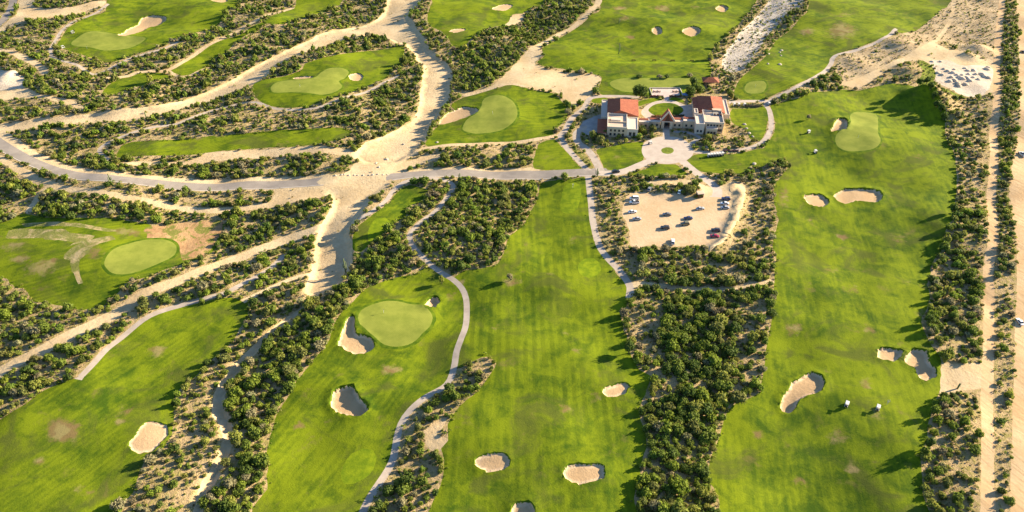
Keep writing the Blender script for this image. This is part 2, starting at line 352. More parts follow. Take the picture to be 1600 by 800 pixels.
fw('long narrow striped fairway above the road', [(182,245),(183,236),(190,226),(205,220),(230,219),(260,218),(300,215),(340,211),(380,208),(420,206),(460,204),(500,202),(530,202),(548,207),(553,213),(540,220),(520,225),(490,229),(450,231),(420,230),(380,232),(340,235),(300,240),(250,242),(205,245)], 60, 3, .12)
fw('small fairway inside the looping cart path', [(552,392),(552,372),(560,360),(572,350),(590,335),(607,320),(617,305),(630,294),(642,290),(665,296),(672,300),(665,308),(655,318),(642,322),(637,333),(632,345),(625,350),(612,360),(600,370),(590,380),(575,390),(565,397),(555,397)], 30)
fw('fairway with large round green and boomerang bunker', [(688,424),(675,420),(660,420),(645,427),(620,432),(600,440),(580,447),(565,457),(552,472),(542,482),(532,495),(525,505),(520,517),(512,535),(505,545),(492,555),(482,570),(470,585),(460,600),(450,615),(437,635),(430,652),(422,680),(416,705),(416,740),(417,760),(405,775),(395,790),(384,870),(545,870),(563,803),(587,758),(606,730),(616,700),(621,683),(628,659),(641,641),(665,621),(698,600),(709,575),(712,550),(720,530),(727,510),(729,487),(728,462),(721,447),(705,432)], 25, 5, .08)
fw('fairway at the lower corner with one oval bunker', [(127,590),(150,570),(170,547),(190,530),(215,512),(237,497),(262,487),(300,477),(330,472),(352,469),(375,469),(387,472),(388,485),(385,500),(375,513),(365,530),(350,545),(333,560),(318,575),(300,592),(285,602),(277,612),(272,625),(271,650),(272,675),(266,695),(250,710),(230,725),(222,740),(217,755),(212,775),(202,785),(187,797),(165,870),(-70,870),(-70,690),(0,655),(25,643),(45,630),(70,612),(95,602)], 35)
fw('patchy half grown fairway with a bare soil slope', [(-70,350),(0,347),(20,338),(35,332),(50,335),(80,342),(120,345),(180,345),(230,350),(240,352),(270,348),(300,343),(340,340),(348,350),(343,370),(332,388),(317,400),(300,408),(280,416),(250,427),(230,437),(205,444),(185,460),(170,475),(150,482),(120,485),(95,478),(75,472),(55,470),(45,460),(38,450),(22,447),(12,435),(0,430),(-70,420)], 70, 4, .1)
fw('far fairway with two small bunkers beside the wash', [(672,-50),(676,0),(672,15),(668,30),(672,42),(690,52),(700,62),(708,72),(725,74),(738,62),(748,55),(765,45),(785,38),(795,30),(800,20),(815,18),(830,10),(850,2),(858,-50)], 80)
fw('wide driving range lawn with three small bunkers', [(948,-50),(938,15),(925,25),(912,35),(895,45),(870,60),(852,74),(847,82),(850,90),(840,98),(860,105),(900,110),(935,118),(940,125),(935,140),(945,149),(990,151),(1050,151),(1080,148),(1087,138),(1105,128),(1112,110),(1108,95),(1112,80),(1125,65),(1140,50),(1155,35),(1165,20),(1178,5),(1200,-50)], 60, 3.2, .1)
fw('rounded fairway with a large pale green by the clubhouse', [(665,224),(670,212),(678,200),(690,190),(702,183),(710,170),(705,160),(720,152),(745,146),(775,140),(800,136),(830,142),(858,145),(870,150),(880,160),(887,170),(888,178),(882,190),(872,198),(864,205),(866,211),(855,214),(830,217),(800,220),(760,222),(720,226),(690,228),(670,230)], 80)
fw('triangular lawn between the road and the service drive', [(836,262),(835,245),(838,235),(842,224),(855,219),(866,218),(880,232),(893,245),(903,258),(908,264),(880,265)], 80, name='lawn')
fw('clubhouse lawn beside the round plaza', [(932,234),(941,231),(972,225),(992,222),(1004,222),(1003,237),(1006,247),(997,255),(972,266),(949,266),(938,250)], 80, name='lawn')
fw('small lawn between the two plaza drives', [(985,273),(1010,263),(1025,257),(1045,257),(1057,257),(1065,264),(1073,273),(1045,274),(1010,275)], 80, name='lawn', step=1.5)
fw('sloping lawn beside the parked golf carts', [(1074,250),(1085,242),(1100,240),(1130,241),(1150,240),(1170,236),(1192,232),(1195,245),(1180,255),(1167,264),(1158,271),(1140,272),(1115,270),(1095,268),(1085,261)], 80, name='lawn')
fw('lawn enclosed by the curving cart path', [(1142,172),(1150,169),(1180,167),(1197,166),(1202,180),(1199,195),(1195,210),(1187,219),(1172,217),(1165,206),(1152,197),(1142,188)], 80, name='lawn')
fw('small oval lawn beside the service path', [(923,158),(928,154),(938,153),(947,153),(952,157),(945,161),(930,161)], 80, name='lawn', step=1.2)
fw('narrow lawn between patio and ring path', [(996,160),(1005,156),(1022,153),(1034,155),(1028,159),(1010,162),(998,166)], 80, name='lawn', step=1.2)
fw('narrow lawn on the far side of the patio walk', [(1046,155),(1055,152),(1066,155),(1070,160),(1058,159),(1048,158)], 80, name='lawn', step=1.2)
fw('huge fairway running beside the straight dirt track', [(1192,232),(1207,212),(1211,195),(1208,178),(1204,165),(1215,162),(1250,155),(1265,148),(1290,143),(1320,137),(1345,138),(1380,132),(1400,130),(1430,136),(1450,150),(1470,170),(1478,190),(1478,215),(1490,240),(1492,260),(1495,290),(1492,320),(1488,345),(1475,365),(1470,390),(1458,410),(1450,440),(1452,470),(1440,500),(1442,520),(1455,545),(1468,560),(1470,580),(1468,610),(1460,630),(1450,660),(1445,690),(1436,710),(1438,740),(1440,770),(1440,870),(1140,870),(1125,780),(1108,745),(1112,710),(1125,680),(1135,645),(1150,628),(1175,618),(1190,608),(1190,595),(1195,570),(1198,540),(1205,500),(1208,450),(1212,400),(1207,385),(1215,340),(1208,310),(1212,290),(1220,275),(1232,262),(1228,250),(1210,252),(1196,262),(1180,262),(1172,252)], 10, 5, .05)
fw('far bright fairway above the curving cart path', [(1272,-50),(1262,15),(1250,30),(1235,45),(1215,60),(1205,75),(1195,90),(1180,105),(1160,120),(1150,135),(1148,150),(1165,157),(1190,156),(1215,147),(1250,133),(1280,115),(1296,100),(1297,90),(1310,82),(1345,72),(1375,62),(1395,50),(1410,52),(1430,45),(1455,28),(1470,15),(1485,2),(1500,-50)], 60)
fw('long central fairway with four bunkers', [(845,282),(860,279),(890,279),(916,278),(920,300),(920,330),(922,350),(928,375),(938,392),(950,407),(963,425),(975,437),(980,455),(979,475),(972,490),(975,510),(980,535),(988,560),(1000,580),(1018,590),(1012,605),(1003,630),(1000,650),(1008,680),(1010,700),(1002,720),(1000,750),(990,780),(983,870),(655,870),(668,800),(675,785),(690,750),(693,720),(690,700),(700,690),(700,665),(720,635),(745,615),(765,590),(775,572),(768,561),(750,561),(730,570),(713,576),(712,550),(720,530),(727,510),(729,487),(728,462),(721,447),(708,434),(725,424),(740,422),(760,420),(778,413),(787,400),(790,385),(795,370),(805,360),(820,345),(830,325),(838,310),(842,295)], 0, 6, .12)
# --- things inside the grass
area('bare_soil', 'brown bare soil slope above the green', M['soil'], [(225,362),(240,352),(270,347),(305,341),(342,341),(346,355),(340,372),(330,386),(316,397),(300,403),(285,406),(280,395),(272,380),(262,373),(245,375),(232,372)], 1.4)
area('bare_soil', 'ragged sandy patch in the half grown fairway', M['scar'], [(7,370),(25,355),(60,358),(108,363),(112,368),(150,373),(130,384),(105,390),(118,383),(80,378),(40,373)], 1.0)
area('bare_soil', 'thin sandy streak in the half grown fairway', M['scar'], [(33,348),(60,347),(100,350),(150,358),(185,362),(170,365),(110,358),(60,353),(35,352)], .6)
area('bare_soil', 'curved sandy scar beside the green', M['scar'], [(100,405),(108,395),(135,380),(155,376),(175,372),(182,378),(160,385),(148,392),(142,402),(128,410),(126,430),(131,445),(123,446),(117,430),(110,412)], .8)
area('mown_strip', 'light mown line across the driving range', M['tee'], [(955,96),(1110,95),(1110,98.5),(955,99)], .1, False)
area('tee_box', 'round mown tee box near the lower cart path', M['tee'], [(531,745),(535,725),(548,705),(565,698),(582,700),(588,712),(582,730),(570,745),(553,752),(538,753)], .2)
area('tee_box', 'bright round tee box on the central fairway', M['tee'], [(903,420),(906,410),(915,403),(928,403),(937,410),(939,420),(933,430),(920,434),(908,430)], .2)
area('tee_box', 'faint oval tee box at the head of the central fairway', M['tee'], [(876,325),(877,305),(882,290),(893,284),(905,288),(908,300),(905,318),(897,330),(884,333)], .2)
area('tee_box', 'bright tee inside the looping cart path', M['tee'], [(575,376),(580,358),(590,347),(603,346),(610,352),(603,362),(592,374),(580,384)], .2)
GREENS = [
 ('broad pale green of the far corner hole', [(112,68),(125,56),(145,49),(165,50),(180,54),(200,56),(220,58),(228,62),(215,70),(200,76),(180,79),(160,80),(140,76),(118,73)]),
 ('kidney shaped green inside the wash bend', [(424,144),(428,137),(440,131),(460,129),(490,128),(503,118),(512,112),(530,110),(543,113),(545,118),(538,126),(530,130),(535,138),(525,147),(505,152),(480,150),(455,149),(430,150)]),
 ('large round green beside the boomerang bunker', [(560,500),(565,487),(580,478),(600,471),(620,470),(640,474),(660,476),(672,485),(676,495),(672,508),(660,520),(650,530),(637,537),(618,540),(600,537),(585,527),(570,515),(562,508)]),
 ('oval green below the bare soil slope', [(166,420),(168,408),(180,395),(200,385),(225,377),(255,374),(272,379),(275,390),(268,402),(250,413),(225,425),(200,433),(178,432)]),
 ('long practice tee behind the clubhouse', [(953,133),(957,127),(975,123),(1000,123),(1050,123),(1082,124),(1078,136),(1060,142),(1050,146),(985,145),(965,141)]),
 ('pale pear shaped green near the clubhouse', [(723,203),(727,190),(735,183),(745,178),(752,168),(755,157),(765,152),(785,152),(800,160),(807,172),(808,185),(800,196),(780,205),(750,209),(735,208)]),
 ('boot shaped green beside the shaded bunker', [(1304,222),(1308,212),(1322,205),(1328,195),(1328,182),(1333,175),(1345,172),(1365,173),(1372,178),(1372,195),(1370,212),(1374,224),(1370,233),(1355,238),(1325,238),(1310,232)]),
 ('small round green below the far bright fairway', [(1163,140),(1168,131),(1180,129),(1193,130),(1197,137),(1192,145),(1180,147),(1168,146)])]
for l, p in GREENS:
    W = G(*np.array(p, float).T); c = W.mean(0); d = W - c; L = np.hypot(*d.T)[:, None]
    A = PX(c + d * (1 + 1.5 / L)); area('apron', 'collar of deeper grass around the ' + l, M['apron'], A, .15, step=1.8)
    area('putting_green', l, M['green'], p, .06, step=1.8, green=.45)
BUNKERS = [
 ('long ragged bunker in the far corner fairway', 1.0, [(184,55),(192,50),(198,42),(205,37),(212,33),(217,25),(222,22),(235,20),(248,21),(258,24),(260,28),(250,34),(240,37),(232,38),(225,45),(215,50),(208,53),(195,57)]),
 ('bunker at the far edge of the corner fairway', .8, [(325,-3),(340,-6),(355,-3),(352,3),(338,4)]),
 ('thin bunker at the back of the kidney shaped green', .7, [(458,124),(475,122),(491,124),(489,127),(475,129),(462,128)]),
 ('small round bunker beside the kidney shaped green', .7, [(544,120),(552,116),(562,115),(568,119),(565,125),(556,127),(548,126)]),
 ('boomerang bunker hugging the large round green', 1.35, [(545,497),(552,495),(556,500),(555,511),(559,521),(570,523),(580,528),(586,536),(582,544),(572,550),(555,551),(540,546),(528,539),(529,530),(534,518),(537,507)]),
 ('tiny shaded bunker behind the large round green', 1.8, [(663,475),(667,465),(675,459),(683,460),(688,467),(684,474),(676,478),(668,477)]),
 ('half shaded bunker below the large round green', 2.1, [(516,625),(520,611),(532,603),(545,601),(554,604),(561,618),(574,631),(576,640),(567,648),(552,650),(537,646),(524,642),(518,636)]),
 ('bright oval bunker of the lower corner fairway', .5, [(202,700),(207,690),(213,685),(217,675),(222,668),(232,662),(248,661),(260,665),(265,675),(263,687),(254,695),(248,705),(238,712),(222,714),(212,712),(205,706)]),
 ('bunker on the far fairway near its sandy spot', .6, [(769,14),(782,6),(797,5),(801,9),(790,16),(775,17)]),
 ('thin bunker on the far fairway by the wash', .5, [(701,52),(712,48),(726,47),(728,50),(715,55),(705,54)]),
 ('small driving range bunker of the pair', 1.3, [(1017,50),(1022,45),(1030,45),(1035,50),(1033,55),(1024,56)]),
 ('wider driving range bunker of the pair', 1.3, [(1064,52),(1072,47),(1085,45),(1095,50),(1090,56),(1075,58)]),
 ('lone driving range bunker farthest from the clubhouse', 1.3, [(1118,10),(1125,5),(1135,6),(1139,11),(1132,16),(1122,15)]),
 ('wide sandy bunker beside the pear shaped green', .9, [(684,190),(692,178),(700,171),(712,168),(722,164),(730,165),(742,168),(749,173),(742,178),(730,182),(710,187),(695,191)]),
 ('shaded bunker beside the boot shaped green', 1.8, [(1297,207),(1303,194),(1308,187),(1318,186),(1323,190),(1324,200),(1320,207),(1308,209)]),
 ('small bunker beside the long bean shaped bunker', 1.3, [(1256,307),(1262,302),(1272,300),(1285,301),(1295,310),(1295,318),(1283,322),(1265,319)]),
 ('long bean shaped bunker across the huge fairway', 1.5, [(1303,300),(1310,295),(1322,291),(1345,291),(1365,293),(1378,297),(1380,306),(1373,314),(1360,314),(1340,312),(1322,316),(1308,310)]),
 ('smaller of the twin bunkers by the dirt track', 1.3, [(1369,555),(1372,547),(1380,543),(1390,543),(1400,545),(1410,548),(1408,558),(1400,566),(1385,565),(1374,562)]),
 ('larger shaded one of the twin bunkers by the dirt track', 1.5, [(1412,560),(1420,550),(1428,546),(1440,547),(1450,552),(1452,565),(1460,572),(1464,580),(1460,590),(1448,596),(1440,594),(1432,585),(1428,575),(1415,570)]),
 ('long slanting bunker in the huge fairway', 1.4, [(1219,630),(1222,618),(1232,605),(1238,595),(1250,587),(1258,583),(1268,580),(1280,583),(1290,593),(1288,605),(1280,612),(1265,617),(1252,622),(1245,634),(1235,640),(1224,638)]),
 ('oval bunker low on the central fairway', .7, [(740,723),(747,715),(760,711),(778,711),(792,714),(798,723),(793,735),(772,739),(750,735)]),
 ('broad ragged bunker low on the central fairway', 1.0, [(878,740),(886,730),(910,728),(935,727),(945,732),(946,742),(942,752),(928,757),(905,761),(888,754)]),
 ('small slanting bunker beside the wide thicket', .9, [(939,612),(945,606),(957,602),(970,599),(983,600),(987,604),(980,612),(970,619),(955,622),(944,619)]),
 ('bunker cut by the lower edge of the central fairway', 1.3, [(797,800),(800,790),(808,785),(825,784),(835,790),(836,805),(818,816),(800,812)])]
for l, dep, p in BUNKERS: area('sand_bunker', l, M['bunker'], p, .45, step=1.1, bunker=dep * .72)
# --- tracks, roads, paths
P = path
P('dirt_track', 'pale dirt road slanting from the lower corner to the wash', M['sand'], [(-70,625),(0,579),(60,551),(120,521),(180,492),(230,462),(280,442),(330,417),(380,394),(440,370),(490,358),(530,347),(560,341)], 6.8, .05)
P('dirt_track', 'light dirt road running alongside the asphalt road', M['sand'], [(-60,212),(0,250),(30,267),(60,284),(80,291),(100,298),(140,306),(180,313),(230,318),(290,323),(340,325),(400,320),(440,315),(480,309),(515,302)], 5.2, .05)
P('dirt_track', 'short spur of dirt track beside the scrub', M['sand'], [(80,292),(65,301),(56,313),(44,328)], 3.6, .08)
P('dirt_track', 'narrow dirt track above the lower wash', M['sand'], [(380,472),(400,462),(430,446),(460,433),(490,425)], 2.6, .1)
P('dirt_track', 'sandy track curving down past the driving range', M['sand'], [(942,-50),(936,0),(926,15),(915,26),(900,38),(880,48),(860,60),(843,73),(828,87),(813,102),(800,115)], 5.5, .06)
P('dirt_track', 'thin sandy track across the dry hillside', M['sand'], [(1345,130),(1365,115),(1390,102),(1420,88),(1450,72),(1465,60),(1478,42),(1488,22),(1492,-20)], 3.0, .1)
P('dirt_track', 'long straight dirt track lined by scrub', M['dirt'], [(1568,-60),(1565,0),(1561,40),(1558,80),(1557,120),(1556,150),(1554,200),(1552,250),(1550,300),(1550,350),(1549,385),(1546,405),(1543,430),(1545,460),(1545,500),(1545,550),(1543,600),(1541,700),(1540,870)], 4.4, .05)
P('dirt_track', 'sandy track between the parking scrub and the thicket', M['sand'], [(982,446),(1000,443),(1030,446),(1070,450),(1110,452),(1150,450),(1180,446),(1203,443)], 3.6, .1)
P('dirt_track', 'sandy track among scrub at the far corner', M['sand'], [(-60,76),(-10,80),(20,84),(45,95),(62,105),(72,118)], 5.5, .12)
P('dirt_track', 'sandy path beside the slanting fairway strip', M['sand'], [(170,122),(200,118),(215,112),(245,109),(262,108),(280,99),(300,87),(320,75),(345,63),(375,47),(400,37),(425,25),(457,11)], 3.6, .08)
P('dirt_track', 'sandy footpath below the rounded fairway', M['sand'], [(600,262),(625,252),(640,243),(665,233),(700,228),(750,225),(800,222),(835,218),(870,212)], 3.4, .06)
P('dirt_track', 'sandy trail linking fairway strip and wash', M['sand'], [(262,108),(275,117),(290,119),(310,109),(320,104)], 2.6, .06)
area('dirt_road', 'wide orange dirt road along the frame edge', M['dirt'], [(1594,-60),(1592,60),(1590,150),(1591,210),(1583,245),(1577,290),(1582,350),(1587,400),(1587,500),(1585,600),(1585,870),(1720,870),(1720,-60)], .4)
P('bare_ground', 'dusty shoulder along the sweeping road', M['sand'], [(-60,172),(0,216),(25,232),(50,247),(80,260),(110,270),(150,279),(200,284),(250,287),(300,287),(350,286),(400,284),(450,284),(508,283)], 12.5, .08)
P('bare_ground', 'dusty shoulder along the clubhouse road', M['sand'], [(612,276),(650,272),(720,270),(800,270),(835,269)], 10.5, .08)
RL = P('road', 'faded asphalt road sweeping round to the damaged stretch', M['asphalt'], [(-60,180),(0,224),(25,240),(50,254),(80,266),(110,275),(150,283),(200,288),(250,290),(300,290),(350,288),(400,286),(450,285),(508,284)], 7.2)
P('road', 'washed out dirt stretch of the road', M['sand'], [(508,284),(540,283),(570,281),(600,279),(612,278)], 8.5)
RR = P('road', 'asphalt road leading to the clubhouse drives', M['asphalt'], [(612,277),(650,273),(720,271),(800,271),(870,270),(948,268)], 7.4)
P('road', 'curve of asphalt road at the far corner', M['asphalt'], [(22,-50),(20,-10),(17,10),(10,25),(0,36),(-25,54),(-60,72)], 6.5)
P('cart_path', 'concrete cart path around the far corner green', M['path'], [(170,9),(150,20),(120,33),(100,47),(90,58),(82,74),(79,84),(84,92),(100,99),(120,105),(138,114),(150,117)], 2.6)
P('cart_path', 'concrete cart path edging the corner hole', M['path'], [(145,117),(160,112),(180,102),(212,88),(250,78),(278,66)], 2.4)
P('cart_path', 'concrete cart path below the kidney shaped green', M['path'], [(170,249),(157,238),(155,229),(175,218),(212,205),(245,197),(275,192),(300,182),(325,171),(350,165),(395,160),(430,169),(465,172),(500,169),(535,156),(575,141),(622,117)], 2.3)
P('cart_path', 'long winding concrete cart path down to the lower edge', M['path'], [(553,350),(575,341),(590,329),(605,313),(615,298),(630,287),(650,281),(675,280),(698,284),(708,290),(703,302),(692,318),(680,332),(665,345),(650,360),(641,375),(645,390),(658,402),(670,412),(688,424),(706,434),(721,448),(728,463),(729,487),(727,510),(720,530),(713,550),(709,575),(698,601),(665,622),(641,642),(627,661),(620,684),(615,710),(605,732),(587,760),(572,785),(552,830),(540,860)], 2.7)
P('cart_path', 'concrete cart path edging the lower corner fairway', M['path'], [(128,592),(147,570),(167,547),(190,528),(212,510),(235,495),(262,484),(295,475),(330,467),(352,461),(372,449),(400,432),(415,421),(430,407),(442,394)], 2.8)
P('cart_path', 'concrete path beside the central fairway and parking lot', M['path'], [(919,274),(921,295),(924,320),(926,342),(931,366),(938,387),(952,406),(967,421),(979,436),(985,448),(983,466)], 3.4)
P('cart_path', 'long curving cart path past the carts to the far fairway', M['path'], [(1078,237),(1100,238),(1120,238),(1150,235),(1175,230),(1194,220),(1203,205),(1205,190),(1202,172),(1197,163),(1212,153),(1240,142),(1270,125),(1290,110),(1299,98),(1302,89),(1312,83),(1340,77),(1370,67),(1388,57),(1399,46)], 3.2)
P('cart_path', 'pale path beside the flower bed terrace', M['plaza'], [(1140,160),(1165,158),(1187,158),(1202,158)], 3.2)
P('service_drive', 'outer service drive curving round the clubhouse', M['path'], [(917,264),(901,248),(889,235),(879,221),(876,211),(884,203),(888,193),(897,181),(911,170),(917,161),(923,153),(940,150.5),(970,150.5),(996,152)], 3.6)
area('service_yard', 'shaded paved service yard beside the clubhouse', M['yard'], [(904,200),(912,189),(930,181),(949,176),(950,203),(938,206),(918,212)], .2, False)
P('service_drive', 'inner service drive joining the road', M['path'], [(912,200),(901,208),(903,222),(916,232),(926,244),(933,256),(938,266)], 4.6)
area('planted_strip', 'strip of dry grass between the two service drives', M['dry'], [(893,228),(900,232),(909,236),(917,244),(922,252),(928,261),(922,264),(913,255),(903,243),(896,236)], .3, step=1.2)
area('plaza', 'round pale concrete plaza in front of the clubhouse', M['plaza'], [(1003,236),(1005,226),(1013,219),(1028,214),(1043,213),(1060,215),(1073,221),(1081,230),(1083,240),(1075,249),(1060,254),(1042,256),(1022,254),(1008,247)], .1, step=1.5)
P('service_drive', 'plaza drive curving down to the road', M['plaza'], [(1020,250),(1000,258),(978,267),(955,271),(940,271)], 5.4)
P('service_drive', 'plaza drive leading to the parking lot', M['plaza'], [(1062,248),(1078,262),(1095,275),(1112,287),(1121,297),(1120,307)], 5.2)
P('plaza_walk', 'paved walk from plaza to the entrance gate', M['plaza'], [(1041,214),(1041,205),(1041,196)], 4.2)
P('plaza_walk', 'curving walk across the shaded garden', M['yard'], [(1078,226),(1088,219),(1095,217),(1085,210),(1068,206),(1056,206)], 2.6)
area('ring_path', 'oval pale paving around the courtyard lawn', M['plaza'], [(1004,180),(1003,172),(1013,163),(1026,158),(1041,156.5),(1056,158),(1070,164),(1084,164),(1084,185),(1060,190),(1020,190)], .1, step=1.5)
area('courtyard_lawn', 'oval courtyard lawn inside the ring path', gm(80), [(1013,172),(1018,166),(1028,162),(1041,160.5),(1054,162),(1064,167),(1068,172),(1064,177),(1056,181),(1041,183),(1026,181),(1017,177)], .1, step=1.5)
area('patio', 'pinkish raised patio behind the courtyard', M['patio'], [(1019,139.5),(1062,139.5),(1062,150),(1046,151),(1044,157),(1038,157),(1036,151),(1019,150)], 0, False)
area('planter', 'round planter of dry grass in the plaza', M['weeds'], [(1033,235),(1036,231.5),(1043,230),(1050,231.5),(1053,235),(1050,239),(1043,240.5),(1036,239)], .1, step=1)
area('flower_bed', 'flower bed terrace beside the roof annex', M['dry'], [(1142,162),(1160,161),(1184,162),(1186,169),(1160,170),(1142,170)], .15, step=1.2)

NR = len(REG)
def classify_at(pts, mask):
    out = np.full(len(pts), -2); out[mask] = classify(pts[mask]); return out
def classify(pts):
    out = np.full(len(pts), -1)
    for i, r in enumerate(REG):
        if r['path']:
            m = segdist(pts, r['C'], far=r['w'] * .5 + .01) < r['w'] * .5 if not r.get('jit') else None
            m &= inpoly(pts, r['W']) | (segdist(pts, r['C'], far=r['w']) < r['w'] * .45)
        else: m = inpoly(pts, r['W'])
        out[m] = i
    return out

# ------------------------------------------------------------------ terrain height
WAVES = []
for lam, amp in ((140, .75), (105, .5), (80, .42), (62, .32), (48, .24), (38, .18), (30, .14), (24, .11), (19, .08)):
    for _ in range(3):
        a = rng.uniform(0, PI * 2); WAVES.append((math.cos(a) * 2 * PI / lam, math.sin(a) * 2 * PI / lam, rng.uniform(0, 6.28), amp))
def sstep(x): x = np.clip(x, 0, 1); return x * x * (3 - 2 * x)
FLATS = [(G(1042, 190), 75, 35), (G(1055, 340), 45, 25)]
MOUNDS = [(1462, 158, 6.5, 13), (1445, 150, 5.0, 11), (1430, 148, 3.0, 9), (1478, 178, 5.0, 10), (1420, 112, 3.0, 12), (1530, 78, 4, 12), (1515, 90, 3, 8), (20, 118, 3.5, 10), (5, 125, 3, 9),
          (1480, 360, 1.5, 10), (1500, 480, 1.5, 14), (1205, 262, 1.8, 7), (1170, 205, 1.2, 8), (1085, 297, 2.0, 8), (1040, 296, 1.5, 8), (990, 470, 1.0, 12), (1330, 95, 2.0, 12), (1400, 70, 2.0, 14)]
BERM = catmull(G(*np.array([(1150, 292), (1158, 305), (1156, 325), (1148, 345), (1141, 362), (1132, 377), (1118, 388)]).T), False, 3)
GAP = G(*np.array([(500, 285), (560, 283), (640, 276)], float).T)
def height(P, detail=True):
    P = np.asarray(P, float).reshape(-1, 2); h = np.zeros(len(P))
    for kx, ky, ph, a in WAVES: h += a * np.sin(P[:, 0] * kx + P[:, 1] * ky + ph)
    h *= .75
    fl = np.ones(len(P))
    for c, r, s in FLATS: fl *= sstep((np.hypot(*(P - c).T) - r) / s)
    h *= fl
    for px, py, a, r in MOUNDS:
        d2 = ((P - G(px, py)) ** 2).sum(1); h += a * np.exp(-d2 / (2 * (r * .55) ** 2))
    d = segdist(P, BERM, far=12); h += 2.0 * np.exp(-(d / 2.4) ** 2) * (d < 11.9)
    droad = segdist(P, GAP, far=25)
    for r in REG:
        if r.get('wash'):
            i = inpoly(P, r['W']); dd = segdist(P, r['W'], True, 12)
            h -= np.where(i, sstep((dd + 1.5) / 5), sstep((1.5 - dd) / 5)) * r['wash'] * sstep((droad - 3) / 20)
        if r.get('green'):
            i = inpoly(P, r['W']); dd = segdist(P, r['W'], True, 8)
            sd = np.where(i, dd, -dd); h += r['green'] * sstep((sd + 6) / 7)
        if detail and r.get('bunker'):
            i = inpoly(P, r['W']); dd = segdist(P, r['W'], True, 8)
            sd = np.where(i, dd, -dd); dep = r['bunker']
            rag = 1 + .30 * np.sin(P[:, 0] * 1.9 + 3 * np.sin(P[:, 1] * .9)) + .25 * np.sin(P[:, 1] * 2.3 + P[:, 0] * .7)
            lip = dep * .34 * np.where(sd < 0, np.exp(-((sd + .3) / 2.0) ** 2) * (1 + (rag - 1) * np.exp(-(sd / .8) ** 2)), rag * (1 - sstep(sd / .5)))
            h += lip; h -= np.where(sd > 0, dep * (.85 * sstep(sd / .55) + .25 * sstep(sd / 4)), 0)
    return h
def H1(x, y): return float(height([[x, y]])[0])
def ground_at(px, py, z=0):
    p = G(px, py, z); return Vector((float(p[0]), float(p[1]), H1(p[0], p[1])))

# ------------------------------------------------------------------ one triangulation, split by region
pts = []; edges = []
def addline(W, closed=True):
    k = len(pts); pts.extend([tuple(p) for p in W]); n = len(W)
    edges.extend([(k + i, k + (i + 1) % n) for i in range(n if closed else n - 1)])
for r in REG:
    addline(r['W'])
    if r.get('bunker'):      # extra rings so that the lip is crisp
        W = r['W']; T = np.roll(W, -1, 0) - np.roll(W, 1, 0); T /= np.maximum(np.hypot(*T.T), 1e-6)[:, None]; Nn = np.stack([-T[:, 1], T[:, 0]], -1)
        ar = np.sum(W[:, 0] * np.roll(W[:, 1], -1) - np.roll(W[:, 0], -1) * W[:, 1])
        if ar < 0: Nn = -Nn
        for off in (.25, .55, 1.2, -.5, -1.2, -2.4): pts.extend([tuple(p) for p in W + Nn * off])
rows = []
Y = 118.0
while Y < 1150:
    stp = 2.6 + (Y - 118) * .0055 if Y < 820 else 14
    half = (860 / F) * (Y * cT + CH * sT) + 25
    xs = np.arange(-half, half, stp)
    rows.append(np.stack([xs + rng.uniform(-.3, .3, len(xs)) * stp, Y + rng.uniform(-.3, .3, len(xs)) * stp], -1)); Y += stp
pts.extend(map(tuple, np.concatenate(rows)))
for r in REG:
    if r.get('wash'):
        lo, hi = r['W'].min(0), r['W'].max(0); q = rng.uniform(lo, hi, (int(np.prod(hi - lo) / 3), 2))
        pts.extend(map(tuple, q[segdist(q, r['W'], True, 6) < 5]))
    if r.get('bunker'):
        lo, hi = r['W'].min(0) - 2, r['W'].max(0) + 2; q = rng.uniform(lo, hi, (int(np.prod(hi - lo) / 1.0), 2)); pts.extend(map(tuple, q))
for a in np.linspace(0, 2 * PI, 25)[:-1]:
    for rr in (1800, 4000, 9000): pts.append((math.cos(a) * rr, 400 + math.sin(a) * rr))
vo, eo, fo, *_ = delaunay_2d_cdt([Vector(p) for p in pts], edges, [], 0, 1e-4)
VX = np.array([tuple(v) for v in vo]); FX = np.array([tuple(f) for f in fo])
cen = VX[FX].mean(1); cls = classify(cen)
farv = np.abs(VX - np.array([0, 450])).max(1) > 1000
HZ = height(VX); HZ[farv] = 0
e = .8
HS = height(VX, False)
gx = (height(VX + [e, 0], False) - HS) / e; gy = (height(VX + [0, e], False) - HS) / e
gx[farv] = 0; gy[farv] = 0
NV = np.stack([-gx, -gy, np.ones(len(gx))], -1); NV /= np.linalg.norm(NV, axis=1)[:, None]
bump_zone = np.abs(HZ - HS) > .02
